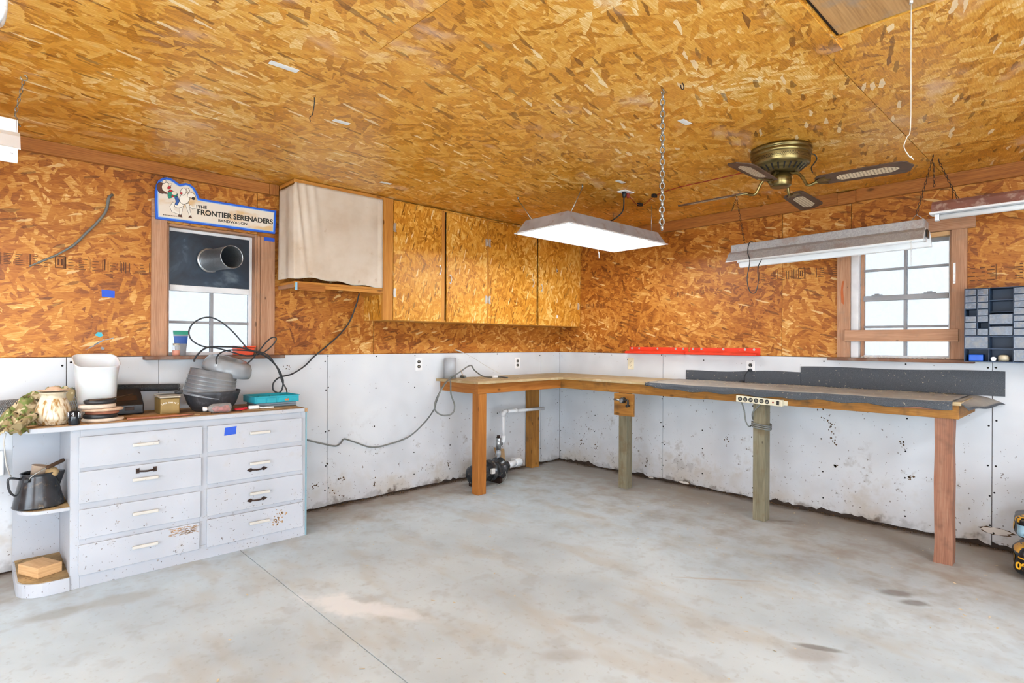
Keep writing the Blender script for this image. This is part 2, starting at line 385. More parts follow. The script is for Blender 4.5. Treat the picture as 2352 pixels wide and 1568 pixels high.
def chipped(name, base, chips='5a4636', low=True, amt=.75, dens=.0):
    g = G(name); p = g.pos(); z = g.xyz(p)[2]
    n1 = g.noise(p, 3, 2, .6); n2 = g.noise(p, 12, 3, .65); n3 = g.noise(p, 75, 2, .6); n4 = g.noise(p, 30, 3, .65)
    c = g.mix(g.step(n1, .35, .7), tuple(x*.9 for x in lin(base)[:3])+(1,), base)
    c = g.mix(g.math('MULTIPLY', g.step(n2, .56, .74), .30), c, 'b3aca4')
    lo = g.step(z, .75, .05) if low else 0.3
    th = g.math('ADD', g.math('MULTIPLY', n3, .8), g.math('MULTIPLY', n2, .26))
    th = g.math('ADD', th, g.math('MULTIPLY_ADD', lo, .05, dens)) if low else th
    c = g.mix(g.math('MULTIPLY', g.math('GREATER_THAN', th, .745), amt), c, chips)
    b = g.math('ADD', g.math('MULTIPLY', n4, .9), g.math('MULTIPLY', lo, .06) if low else 0.0)
    c = g.mix(g.math('MULTIPLY', g.math('GREATER_THAN', b, .69), .6), c, '83684a')
    return g.done(c, .5, 0, .35)
M['white_paint'] = chipped('chipped_white_paint', 'b9bcc2', dens=.012)
M['white_paint2'] = chipped('aged_white_handle', 'cdc9c0', '7d6a50', False, .5)
M['shelf_dust'] = plain('dusty_brown_shelf', '9b7f55', .85, var=.35, scale=11, dust=('6b4f2c', .5))
M['top_dust'] = plain('worn_counter', 'a8835a', .8, var=.3, scale=14, dust=('5f4430', .55))
M['blue_stile'] = chipped('pale_blue_paint', '86aab4', '5a4636', True)

def cloth_m():
    g = G('stained_canvas'); p = g.obj(); n1 = g.noise(p, 3.2, 4, .6); n2 = g.noise(p, 11, 4, .65)
    c = g.ramp(n1, [(.3, 'b9a590'), (.5, 'c8b9a8'), (.7, 'd0c4b6')])
    c = g.mix(g.math('MULTIPLY', g.step(n2, .62, .78), .55), c, '9a7350')
    wv = g.noise(g.map(p, (400, 400, 400)), 1, 2, .5); g.bump(wv, .15, .001)
    return g.done(c, .9, 0, .1)
M['canvas'] = cloth_m()
def galv(name, col, rough=.4, metal=.8, rust=None):
    g = G(name); p = g.obj(); v = g.vor(p, 130, dim='3D'); s_ = g.sep(v)[0]; n1 = g.noise(p, 6, 4, .6)
    L = lin(col)[:3]
    c = g.mix(s_, tuple(x*.85 for x in L)+(1,), tuple(min(1, x*1.12) for x in L)+(1,))
    if rust: c = g.mix(g.step(n1, rust[1], rust[1]+.2), c, rust[0])
    return g.done(c, g.math('MULTIPLY_ADD', n1, .2, rough-.1), metal)
M['galv'] = galv('galvanised_steel', 'a9adb0', .35, .85)
M['chain'] = galv('zinc_chain', '9a9a98', .35, .9)
M['rustchain'] = galv('rusty_chain', '4a3a30', .7, .4, ('3a2418', .4))
M['white_metal'] = plain('white_enamel_metal', 'dfe0e3', .4, 0, .05, 6)
M['dusty_metal'] = plain('dusty_fixture_housing', 'a5a2a6', .55, .1, .15, 5, dust=('94867e', .5))
M['shop_metal'] = galv('shop_light_steel', 'a3a2a4', .45, .25, ('94827a', .5))
M['reflector'] = plain('white_reflector', 'e8e9ea', .35, 0, .03)
M['rust_housing'] = plain('rust_red_housing', '7e5348', .7, .0, .2, 8, dust=('a38a80', .5))
M['brass'] = None
g = G('antique_brass'); p = g.obj(); n1 = g.noise(g.map(p, (3, 3, 40)), 3, 4, .6)
M['brass'] = g.done(g.ramp(n1, [(.3, '5d5132'), (.6, '8c7c50'), (.8, 'a8986a')]), .3, .9)
M['dark_metal'] = plain('dark_bronze_metal', '3b2a22', .45, .6)
M['hole'] = plain('dark_void', '14100d', .9)
M['black_plastic'] = plain('black_plastic', '1d1e21', .38, 0, .2, dust=('4a4a4c', .62))
M['black_cable'] = plain('black_cable', '2c2f33', .5)
M['grey_cable'] = plain('grey_cable', '6e706c', .55)
M['white_cable'] = plain('white_cable', 'c9c4bc', .5)
M['red_cable'] = plain('red_cable', '8e2a1c', .5)
M['pvc'] = plain('white_pvc', 'e3e4e6', .35, 0, .05)
M['pvc_grey'] = plain('grey_pvc', 'a7aaae', .45, 0, .08)
M['red_paint'] = plain('red_orange_paint', 'd9391f', .4, 0, .1, dust=('b89a8a', .66))
M['screw'] = plain('screw_head', 'cfcac4', .35, .7)
M['ivory'] = plain('ivory_plastic', 'd9d2b8', .4)
M['white_plastic'] = plain('white_plastic', 'e6e7e8', .35, 0, .04)
M['carpet'] = None
g = G('grey_felt_mat'); p = g.pos(); n1 = g.noise(p, 5, 5, .65); n2 = g.noise(p, 520, 1, .5); n3 = g.noise(p, 60, 3, .7); nz = g.xyz(g.n('NewGeometry').outputs['Normal'])[2]
c = g.mix(g.step(n2, .3, .7), '3b3e42', '60646a'); dustf = g.math('MULTIPLY', g.step(nz, .55, .95), g.math('MULTIPLY_ADD', g.step(n1, .25, .6), .35, .55))
c = g.mix(dustf, c, 'b2aca2'); c = g.mix(g.math('MULTIPLY', g.math('GREATER_THAN', n3, .68), .7), c, 'c4b89f')
M['carpet'] = g.done(c, .95, 0, .1)
M['tape'] = plain('blue_masking_tape', '1f52c4', .6)
M['teal'] = plain('teal_plastic', '1f9fb0', .38)
M['grey_plastic'] = plain('grey_blue_plastic', '7d8992', .45)
M['orange_plastic'] = plain('orange_plastic', 'e8532a', .4)
M['orange'] = plain('orange_fill', 'd06a35', .5)
g = G('smoky_plastic'); n1 = g.noise(g.obj(), 4, 4, .6)
M['smoky'] = g.done(g.mix(g.step(n1, .35, .7), '666b71', '94999e'), .22, 0, .6, Alpha=.9)
M['smoky2'] = plain('pale_grey_plastic', '8d9297', .25, 0, .15, 5)
M['iron'] = plain('cast_iron', '3a3b3f', .5, .3, .2, 9, dust=('585a5e', .5))
M['bottle'] = None
g = G('clear_pet'); M['bottle'] = g.done('e9e6e4', .12, 0, .6, Alpha=.22)
M['bottle_red'] = plain('red_residue', '9c3f38', .5, 0, .5, 30)
M['bucket'] = None
g = G('milky_plastic'); M['bucket'] = g.done(g.mix(g.step(g.noise(g.obj(), 5, 4, .6), .4, .8), 'd3d5d8', 'c6c5c0'), .4, 0, .4, Transmission_Weight=.0, Subsurface_Weight=.15)
g = G('glazed_pot'); p = g.obj(); n1 = g.noise(g.map(p, (60, 60, 5)), 1, 4, .6); z = g.xyz(p)[2]
c = g.mix(g.step(n1, .45, .62), 'd8ccb2', '9b7440'); M['glaze'] = g.done(c, .25, 0, .6)
M['glaze_plain'] = plain('cream_glaze', 'c9bda2', .3, 0, .15, 20, dust=('9a8660', .55))
M['tan_leather'] = plain('tan_leather', 'c4a68c', .8, 0, .15, 25, dust=('8d6e55', .6))
M['rose_leather'] = plain('rust_leather', '9a6048', .8, 0, .2, 25)
M['cream_felt'] = plain('cream_felt', 'cdbcaa', .9, 0, .1, 30)
g = G('camouflage'); p = g.obj(); a = g.noise(p, 16, 2, .5); b = g.noise(g.map(p, (1, 1, 1), .6, (3, 1, 2)), 22, 2, .5); c_ = g.noise(g.map(p, (1, 1, 1), .2, (7, 5, 1)), 30, 2, .5)
col = g.mix(g.step(a, .50, .53), '8d7d5c', '6f7a45'); col = g.mix(g.step(b, .56, .58), col, 'b8a98a'); col = g.mix(g.step(c_, .60, .62), col, '4a4030')
M['camo'] = g.done(col, .9, 0, .1)
M['wiremesh'] = plain('grey_wire_mesh', '8f9193', .45, .6)
M['wiremesh_dark'] = plain('dark_wire_mesh', '4c4f53', .5, .5)
M['gold_tin'] = plain('gold_tin', '8f7440', .4, .35, .15, 10)
M['lid_tin'] = plain('dull_tin_lid', 'b3aa98', .4, .3, .12)
M['black_enamel'] = plain('speckled_enamel', '2c2d30', .22, 0, .3, 14, dust=('6e6250', .56))
M['black_gloss'] = plain('black_gloss', '1b2027', .12, 0, .2)
M['silver_stripe'] = plain('silver_stripe', 'b0b5bc', .2, .6)
M['brown_handle'] = wood('handle_wood', '2a1d14', '4a3524', '6a4c34', knots=False)
M['plastic_cup'] = plain('tan_plastic_cup', 'b7a18c', .5, 0, .12, 7)
M['gourd'] = plain('tan_fill', 'b4976a', .8, 0, .2, 14)
M['cardboard'] = plain('cardboard', 'a88862', .9, 0, .15, 12)
M['steel_blade'] = plain('steel_blade', 'b6b4ae', .35, .6, .12)
M['sign_face'] = None
g = G('sign_cream'); p = g.obj(); n1 = g.noise(g.map(p, (2, 2, 5)), 2.2, 3, .5)
M['sign_face'] = g.done(g.mix(g.step(n1, .48, .62), 'ddd3c6', 'd3b183'), .45, 0, .4)
M['sign_blue'] = plain('sign_blue', '1c5fd0', .45)
M['sign_ltblue'] = plain('sign_pale_blue', '8db8e6', .45)
M['ink'] = plain('black_ink', '14120f', .5)
M['brown_ink'] = plain('brown_ink', '5b3220', .5)
M['skin_ink'] = plain('cream_ink', 'efe3d0', .5)
M['white_ink'] = plain('white_ink', 'e9e4da', .5)
M['green_ink'] = plain('green_ink', '1f8a72', .5)
M['red_ink'] = plain('red_ink', 'c8202c', .5)
M['blue_ink'] = plain('denim_ink', '28539b', .5)
M['bin_blue'] = plain('dark_blue_bin', '33445c', .5, 0, .15)
M['bin_drawer'] = None
g = G('clear_drawer'); n1 = g.noise(g.obj(), 60, 4, .7); n2 = g.noise(g.obj(), 22, 3, .6)
M['bin_drawer'] = g.done(g.mix(g.step(n2, .42, .72), g.mix(g.step(n1, .45, .7), '2f3747', '4f586b'), '5a5450'), .2, 0, .6)
M['drawer_rim'] = plain('drawer_rim', '7b8494', .25)
M['stamp'] = plain('stamp_ink', '57331a', .8)
M['sash'] = plain('grey_window_sash', '8f8f92', .5, 0, .1)
M['sash_white'] = plain('white_window_frame', 'd8d8da', .5, 0, .08)
g = G('hazy_glass'); p = g.pos()
tr = g.n('BsdfTransparent'); tr.inputs[0].default_value = (.36, .36, .358, 1); tl = g.n('BsdfTranslucent'); gl = g.n('BsdfGlossy'); gl.inputs['Roughness'].default_value = .08
tl.inputs['Color'].default_value = (.40, .43, .48, 1)
f = g.step(g.noise(g.map(p, (5, 5, 3)), 1.6, 5, .7, 1.5), .45, .75)
mx = g.n('MixShader'); g.L.new(g.math('MULTIPLY_ADD', f, .22, .02), mx.inputs[0]); g.L.new(tr.outputs[0], mx.inputs[1]); g.L.new(tl.outputs[0], mx.inputs[2])
mx2 = g.n('MixShader'); mx2.inputs[0].default_value = .05; g.L.new(mx.outputs[0], mx2.inputs[1]); g.L.new(gl.outputs[0], mx2.inputs[2]); g.L.new(mx2.outputs[0], g.out.inputs[0]); M['pane'] = g.m
def emit(name, col, st):
    g = G(name); e = g.n('Emission'); e.inputs[0].default_value = col; e.inputs[1].default_value = st; g.L.new(e.outputs[0], g.out.inputs[0]); return g.m
M['tube_lit'] = emit('lit_fluorescent_tube', (.90, .97, 1.02, 1), TUBE_STRENGTH)
M['tube_rear'] = emit('fill_tube_rear', (.85, .97, 1.07, 1), REAR_STRENGTH)  # glow of the added fill lights
M['tube_off'] = plain('unlit_fluorescent_tube', 'eef0f1', .15, 0, .02)
g = G('duct_panel'); n1 = g.noise(g.obj(), 5, 4, .6, .6); M['duct_panel'] = g.done(g.ramp(n1, [(.35, '16202c'), (.6, '263646'), (.75, '5d6c78')]), .35, .2)
M['cane'] = None
g = G('woven_cane'); u = g.uv(False); ck = g.math('MULTIPLY', g.math('GREATER_THAN', g.math('SINE', g.math('MULTIPLY', g.xyz(u)[0], 380.0)), .1), g.math('GREATER_THAN', g.math('SINE', g.math('MULTIPLY', g.xyz(u)[1], 420.0)), .0))
M['cane'] = g.done(g.mix(ck, 'c3ad90', '6b5642'), .6)
M['bag'] = plain('black_plastic_bag', '17171a', .3, 0, .25, 7)
M['bag_yellow'] = plain('yellow_print', 'd9a020', .4)
M['bag_blue'] = plain('pale_blue_print', '8fb3c6', .4)
M['sticker'] = plain('paper_sticker', 'dedcd8', .6)
M['debris'] = plain('dry_debris', '5a4530', .95, 0, .4, 40)
M['chip'] = plain('wood_shaving', 'cfc0a0', .9, 0, .2, 40)
M['copper'] = plain('copper_strip', 'b8673c', .35, .6)
M['snow'] = plain('pale_outside_ground', 'c9c8c2', .95, 0, .1, .6)

# ------------------------------------------------------------------ room shell
XL, YB = -8.2, -7.6
DOOR = (-7.3, -2.3, 2.12)                       # open overhead door in the back wall: x0, x1, head height
SIDE = (-6.6, -2.2, 2.12)                       # open overhead door in the side wall: y0, y1, head height
W1 = (-3.905, -3.325, 1.222, 2.10)              # window 1 opening x0,x1,z0,z1 (wall y=0)
W2 = (-3.557, -2.945, 1.222, 2.10)              # window 2 opening y0,y1,z0,z1 (wall x=0)
portal('door_portal', ((DOOR[0]+DOOR[1])/2, YB-.02, DOOR[2]/2), (math.radians(90), 0, 0), DOOR[1]-DOOR[0], DOOR[2])
portal('side_door_portal', (XL-.02, (SIDE[0]+SIDE[1])/2, SIDE[2]/2), (math.radians(90), 0, math.radians(-90)), SIDE[1]-SIDE[0], SIDE[2])
portal('window_portal', ((W1[0]+W1[1])/2, .1, 1.44), (math.radians(-90), 0, 0), W1[1]-W1[0], .44)
portal('window_portal', (.1, (W2[0]+W2[1])/2, 1.66), (math.radians(-90), 0, math.radians(-90)), W2[1]-W2[0], .88)

ground = struct(MB().box((-60, -60, -.5), (60, 60, -.12)).build('ground_outside', M['snow']))
floor = structure('floor')
MB().box((XL-.1, YB-.1, -.12), (.12, .12, -.008)).build('slab_base', M['debris'], floor)
MB().box((XL-.1, YB-.1, -.0078), (-3.6025, .012, 0)).build('concrete_slab', M['concrete'], floor)
MB().box((-3.5978, YB-.1, -.0078), (.012, .012, 0)).build('concrete_slab', M['concrete'], floor)

# walls
wl = structure('wall_left'); T0, T1 = .013, .14
def holed(parent, axis, lo, hi, zt, hole, mat):   # core with one opening
    a0, a1, z0, z1 = hole
    for (p, q, r, s_) in ((lo, a0, 0, zt), (a1, hi, 0, zt), (a0, a1, 0, z0), (a0, a1, z1, zt)):
        b = MB()
        if axis == 1: b.box((p, T0, r), (q, T1, s_))
        else: b.box((T0, p, r), (T1, q, s_))
        b.build('wall_core', mat, parent)
holed(wl, 1, XL, T1, HC+.03, W1, M['wall_core'])
wr = structure('wall_right')
holed(wr, 0, YB, T0, HC+.03, W2, M['wall_core'])
GAP = .002
def panel(parent, axis, a0, a1, z0, z1, mat, name, jag=False, th=.013):
    m = MB(); g_ = GAP
    if jag:
        rnd = random.Random(int(a0*100)); n = max(8, int((a1-a0)/.035)); pts = []
        for k in range(n+1):
            a = a0+g_+(a1-a0-2*g_)*k/n
            h = .006+.016*max(0, mnoise.noise(Vector((a*4, 3.1, axis*9)))+.35)+rnd.random()*.006
            if mnoise.noise(Vector((a*1.7, 8.2, axis*5))) > .18: h += .03*rnd.random()
            pts.append((a, h))
        pts += [(a1-g_, z1-g_), (a0+g_, z1-g_)]
        m.prism(pts, axis, 0, th)
    elif axis == 1: m.box((a0+g_, 0, z0+g_), (a1-g_, th, z1-g_), grain=0)
    else: m.box((0, a0+g_, z0+g_), (th, a1-g_, z1-g_), grain=1)
    return m.build(name, mat, parent)
ls = [XL, -7.2, -4.423, -3.944, -2.777, -.31, 0]
for a, b in zip(ls, ls[1:]): panel(wl, 1, a, b, 0, 1.22, M['drywall'], 'drywall_panel', True)
rs = [YB, -6.21, -3.771, -1.331, 0]
for a, b in zip(rs, rs[1:]): panel(wr, 0, a, b, 0, 1.22, M['drywall'], 'drywall_panel', True)
for a, b, c, d in ((XL, -7.25, 1.22, HC), (-7.25, -4.81, 1.22, HC), (-4.81, W1[0], 1.22, HC), (W1[0], W1[1], W1[3], HC), (W1[1], -2.37, 1.22, HC), (-2.37, 0, 1.22, HC)):
    panel(wl, 1, a, b, c, d, M['osb_wall'], 'osb_panel')
for a, b, c, d in ((YB, -6.0, 1.22, HC), (-6.0, W2[0], 1.22, HC), (W2[0], W2[1], W2[3], HC), (W2[1], -2.44, 1.22, HC), (-2.44, 0, 1.22, HC)):
    panel(wr, 0, a, b, c, d, M['osb_wall'], 'osb_panel')
# behind the camera: walls with open overhead doors
wb = structure('wall_back')
for a, b, c, d in ((XL, DOOR[0], 0, HC), (DOOR[1], 0, 0, HC), (DOOR[0], DOOR[1], DOOR[2], HC)):
    MB().box((a, YB-.14, c), (b, YB, d+.03), grain=0).build('osb_panel', M['osb_wall'], wb)
ws = structure('wall_side')
for a, b, c, d in ((YB-.14, SIDE[0], 0, HC), (SIDE[1], .14, 0, HC), (SIDE[0], SIDE[1], SIDE[2], HC)):
    MB().box((XL-.14, a, c), (XL, b, d+.03), grain=1).build('osb_panel', M['osb_wall'], ws)

# ceiling of staggered sheets with the attic hatch left out
ceil = structure('ceiling')
HX0, HX1, HY0, HY1 = -3.55, -2.448, -4.30, -3.578
MB().box((XL-.14, YB-.14, HC+.016), (.14, .14, HC+.1)).build('ceiling_core', M['wall_core'], ceil)
rows = [(-1.06, 0, (-2.43, -4.87, -7.31)), (-2.295, -1.06, (-2.43, -4.87, -7.31)), (-3.51, -2.295, (-1.21, -3.655, -6.09)), (-4.73, -3.51, None), (-5.95, -4.73, (-2.43, -4.87)), (YB, -5.95, (-1.21, -3.65, -6.1))]
def cpanel(x0, x1, y0, y1): return MB().box((x0+GAP*.8, y0+GAP*.8, HC), (x1-GAP*.8, y1-GAP*.8, HC+.013), grain=0).build('osb_panel', M['osb_ceiling'], ceil)
for y0, y1, seams in rows:
    if seams is None:
        for r in ((XL, HX0, y0, y1), (HX0, HX1, HY1, y1), (HX0, HX1, y0, HY0), (HX1, -1.21, y0, y1), (-1.21, 0, y0, y1)): cpanel(*r)
    else:
        xs = [XL]+sorted(seams)+[0]
        for a, b in zip(xs, xs[1:]): cpanel(a, b, y0, y1)
hatch = thing('attic_hatch', 'brown plywood attic hatch set into the ceiling', 'hatch', ((HX0+HX1)/2, (HY0+HY1)/2, HC))
MB().box((HX0+.012, HY0+.012, HC+.004), (HX1-.012, HY1-.012, HC+.014), grain=0).build('hatch_panel', M['old_ply'], hatch)
MB().box((HX0-.08, HY1+.003, HC-.012), (HX1+.085, HY1+.083, HC-.0005), grain=0).build('edge_strip', M['osb_ceiling'], hatch, bevel=.002)
MB().cyl(V(-2.531, -3.831, HC+.006), V(-2.531, -3.831, HC-.012), .006, seg=10).build('cord_eye', M['screw'], hatch)
cord = MB().tube(spline([(-2.531, -3.831, HC-.01), (-2.531, -3.831, 2.3), (-2.531, -3.831, 2.06), (-2.541, -3.823, 2.02), (-2.548, -3.816, 1.99), (-2.54, -3.824, 1.965), (-2.531, -3.831, 1.952)], 6), .0016, 6)
cord.tube(spline([(-2.531, -3.831, 1.956), (-2.528, -3.834, 1.951), (-2.522, -3.838, 1.945)], 4), [.004]*2+[.0018]*7, 6)
tag(cord.build('pull_cord', M['white_cable']), 'thin white pull cord hanging from the attic hatch', 'cord')

# ledger boards under the ceiling
def board(name, a, b, mat, parent=None, bevel=.003, grain=None): return MB().box(a, b, grain).build(name, mat, parent, bevel=bevel)
t1 = structure('trim_1'); board('ledger_board', (XL, -.035, 2.405), (-3.25, -.0005, HC-.001), M['ledger'], t1); board('ledger_board', (-3.248, -.035, 2.405), (-3.18, -.0005, HC-.001), M['ledger'], t1)
t2 = structure('trim_2')
board('ledger_board', (-.035, -2.86, 2.388), (-.0005, -.31, HC-.001), M['ledger'], t2); board('ledger_board', (-.038, YB, 2.392), (-.0005, -2.985, HC-.001), M['ledger'], t2)
board('splice_block', (-.045, -2.984, 2.385), (-.0005, -2.861, 2.475), M['ledger'], t2)

# ---- window 1 (left wall): casing, upper half blanked with a panel and a duct
w1 = structure('window_1')
x0, x1, z0, z1 = W1
board('jamb_board', (x0-.0, -.001, z0), (x0+.016, .11, z1), M['casing'], w1); board('jamb_board', (x1-.016, -.001, z0), (x1, .11, z1), M['casing'], w1); board('jamb_board', (x0+.016, -.001, z1-.016), (x1-.016, .11, z1), M['casing'], w1)
board('casing_board', (x0-.088, -.022, z0), (x0+.002, -.0005, 2.125), M['casing'], w1); board('casing_board', (x1+.02, -.022, z0), (x1+.122, -.0005, 2.09), M['casing'], w1)
board('head_casing', (x0-.088, -.021, 2.126), (x1+.125, -.0005, 2.24), M['casing'], w1); board('stop_strip', (x1-.001, -.012, z0), (x1+.019, -.0005, 2.09), M['casing'], w1)
board('window_sill', (-4.035, -.075, 1.197), (-3.145, .075, 1.2215), M['sill'], w1)
fy0, fy1 = .052, .088
def bar1(a0, a1, c0, c1, name='sash_rail', mat=None, d=0): return MB().box((a0, fy0-d, c0), (a1, fy1, c1)).build(name, mat or M['sash_white'], w1, bevel=.002)
bar1(x0+.017, x0+.03, z0, z1-.017, 'sash_stile'); bar1(x1-.04, x1-.017, z0, z1-.017, 'sash_stile'); bar1(x0+.03, x1-.04, z0, z0+.022); bar1(x0+.03, x1-.04, z1-.04, z1-.017)
bar1(x0+.03, x1-.04, 1.66, 1.70, 'meeting_rail', None, .012)
xm = -3.611
bar1(xm-.009, xm+.009, z0+.022, 1.66, 'muntin', M['sash']); bar1(x0+.03, xm-.009, 1.44, 1.458, 'muntin', M['sash']); bar1(xm+.009, x1-.04, 1.44, 1.458, 'muntin', M['sash'])
for (a, b) in ((x0+.03, xm-.009), (xm+.009, x1-.04)):
    for (c, d) in ((z0+.022, 1.44), (1.458, 1.66)):
        MB().box((a, .069, c), (b, .072, d)).build('pane', M['pane'], w1)
part(MB().box((x0+.03, .045, 1.70), (x1-.04, .06, z1-.04)).build('blanking_panel', M['duct_panel'], w1), 'dark blue-black metal panel filling the upper sash')
duct = thing('duct_pipe', 'short galvanised duct pipe sticking out of the dark window panel', 'pipe', (-3.62, -.1, 1.88))
da, db = V(-3.63, .05, 1.885), V(-3.575, -.245, 1.885); dx = (db-da).normalized()
L = (db-da).length
MB().lathe([(.074, 0), (.074, L), (.077, L+.001), (.077, L+.006), (.0735, L+.007), (.0725, L), (.0725, .004)], da, dx, 40).build('pipe_wall', M['galv'], duct)
MB().lathe([(.074, .002), (.086, .003), (.086, .012), (.075, .013)], da, dx, 40).build('collar', M['galv'], duct)
MB().box((-.003, 0, 0), (.003, L-.002, .004)).build('seam', M['galv'], duct) if False else None
part(MB().lathe([(0, .006), (.0725, .006)], da, dx, 30).build('duct_shade_disc', M['hole'], duct), 'black disc for the shade inside the duct')  # black disc painted in for the shaded duct interior
tag(MB().box((-3.285, -.0235, 2.03+.03), (-3.208, -.0225, 2.09-.003)).build('tape_strip', M['tape']), 'blue masking tape on the casing under the sign end', 'tape')
# ---- window 2 (right wall)
w2 = structure('window_2')
y0, y1, z0, z1 = W2
def b2(name, x_0, y_0, z_0, x_1, y_1, z_1, mat=None, bev=.002): return MB().box((x_0, y_0, z_0), (x_1, y_1, z_1)).build(name, mat or M['casing'], w2, bevel=bev)
b2('jamb_board', -.001, y1-.05, z0, .11, y1, z1, M['sash_white']); b2('jamb_board', -.001, y0, z0, .11, y0+.012, z1, M['casing']); b2('jamb_board', -.001, y0+.012, z1-.03, .11, y1-.05, z1, M['raw'])
b2('casing_board', -.022, y1, z0, -.0005, y1+.089, 2.10); b2('casing_board', -.022, y0-.083, z0, -.0005, y0+.001, 2.10); b2('head_casing', -.022, -3.683, 2.101, -.0005, -2.82, 2.195)
b2('window_sill', -.07, -3.683, 1.199, .07, -2.80, 1.2215, M['sill']); b2('brace_board', -.046, -3.600, 1.344, -.0225, -2.915, 1.428)
fx0, fx1 = .05, .086
def bar2(a0, a1, c0, c1, name='sash_rail', mat=None, d=0): return MB().box((fx0-d, a0, c0), (fx1, a1, c1)).build(name, mat or M['sash'], w2, bevel=.002)
ya, yb = y0+.014, y1-.052
bar2(yb-.022, yb, z0, z1-.03, 'sash_stile', M['casing']); bar2(ya, ya+.012, z0, z1-.03, 'sash_stile', M['sash_white']); bar2(ya+.012, yb-.022, z0, z0+.02, 'sash_rail', M['sash_white']); bar2(ya+.012, yb-.022, z1-.055, z1-.03)
bar2(ya+.012, yb-.022, 1.645, 1.683, 'meeting_rail', None, .014)
ym = -3.279
for (c, d) in ((z0+.02, 1.645), (1.683, z1-.055)):
    bar2(ym-.009, ym+.009, c, d, 'muntin'); mid = 1.452 if c < 1.5 else 1.875
    bar2(ya+.012, ym-.009, mid-.008, mid+.008, 'muntin'); bar2(ym+.009, yb-.022, mid-.008, mid+.008, 'muntin')
    for (a, b) in ((ya+.012, ym-.009), (ym+.009, yb-.022)):
        for (e, f) in ((c, mid-.008), (mid+.008, d)): MB().box((.067, a, e), (.07, b, f)).build('pane', M['pane'], w2)
for yy in (-3.11, -3.43): MB().box((.018, yy-.035, 1.683), (.036, yy+.035, 1.690)).box((.012, yy-.014, 1.690), (.036, yy+.014, 1.696)).build('sash_lock', M['sash'], w2, bevel=.002)
# ragged foam packed along the sill
m = MB(); rnd = random.Random(4)
for k in range(70):
    yy = ya+.006+(yb-ya-.012)*rnd.random(); r = .004+.008*rnd.random()**2; m.sphere((.0+.04*rnd.random(), yy, 1.2225+r*.35), r, 8, 5, .6)
part(m.build('sill_foam', M['gypsum'], w2), 'ragged white foam packed along the sill')
tag(MB().prism([(-2.905, 1.62), (-2.887, 1.64), (-2.882, 1.72), (-2.89, 1.80), (-2.905, 1.805), (-2.898, 1.74), (-2.902, 1.68)], 0, -.0235, -.0225).build('copper_strip', M['copper']), 'bent copper strip on the left casing of the right-hand window', 'strip')
lv = thing('casing_latch', 'white metal latch strip on the right casing of the right-hand window', 'latch', (-.024, -3.573, 1.73))
MB().box((-.026, -3.580, 1.735), (-.0225, -3.566, 1.875)).build('plate', M['white_plastic'], lv, bevel=.002)
for zz in (1.75, 1.80, 1.86): MB().cyl(V(-.0262, -3.573, zz), V(-.028, -3.573, zz), .003, seg=8).build('screw', M['screw'], lv)

# ink stamps printed on the sheets (flat print, illegible bars)
def stamp(parent, axis, a0, a1, zc, h, seed):
    r = random.Random(seed); m = MB(); a = a0
    def q(p0, p1, c0, c1):
        if axis == 1: m.box((p0, -.0006, c0), (p1, -.0001, c1))
        else: m.box((-.0006, p0, c0), (-.0001, p1, c1))
    while a < a1:
        k = r.random(); w = .0025+.004*r.random()
        if k < .55: q(a, a+w, zc-h*(.3+.2*r.random()), zc+h*(.3+.2*r.random())); a += w+.004+.01*r.random()
        elif k < .8:
            n = r.randint(3, 7)
            for j in range(n): zz = zc-h*.45+h*.9*j/n; q(a, a+.015+.03*r.random(), zz, zz+h*.05)
            a += .05
        elif k < .9:
            w2_ = .05; q(a, a+w2_, zc+h*.42, zc+h*.48); q(a, a+w2_, zc-h*.48, zc-h*.42); q(a, a+.004, zc-h*.42, zc+h*.42); q(a+w2_-.004, a+w2_, zc-h*.42, zc+h*.42); q(a+.012, a+.02, zc-h*.25, zc+h*.25); q(a+.028, a+.036, zc-h*.25, zc+h*.25); a += w2_+.012
        else: a += .03+.05*r.random()
    o = m.build('grade_stamp', M['stamp'], parent); return o
for k, (a0, a1, h) in enumerate(((-4.72, -4.46, .075), (-4.44, -4.0, .08))): stamp(wl, 1, a0, a1, 1.785, h, 11+k)
for k, (a0, a1, h) in enumerate(((-.62, -.25, .05), (-1.75, -1.35, .05), (-2.85, -2.25, .09))): stamp(wr, 0, a0, a1, (1.72, 1.79, 1.89)[k], h, 31+k)
for k, (a0, a1) in enumerate(((-3.93, -3.645),)): stamp(wr, 0, a0, a1, 1.80, .12, 41+k)

# screw heads on the drywall
nail = MB().cyl(V(0, 0, 0), V(0, -.0012, 0), .006, seg=8).mesh('screw_head')
nail.materials.append(M['hole'])
def nailhead(parent, p, rz=0):
    o = bpy.data.objects.new('screw_head', nail); COL.objects.link(o); o.parent = parent; o.location = p; o.rotation_euler = (0, 0, rz)
for xx in (-4.41, -4.435, -2.765, -2.79, -2.35, -1.95, -1.56, -.95, -.32, -.03):
    for zz in (1.19, .93, .62, .36, .14): nailhead(wl, (xx+random.uniform(-.01, .01), -.0002, zz+random.uniform(-.03, .03)))
for yy in (-.03, -.5, -.93, -1.32, -1.345, -1.75, -2.2, -2.75, -3.3, -3.755, -3.79):
    for zz in (1.185, .8, .55, .35, .12): nailhead(wr, (-.0002, yy+random.uniform(-.01, .01), zz+random.uniform(-.03, .03)), math.radians(-90))

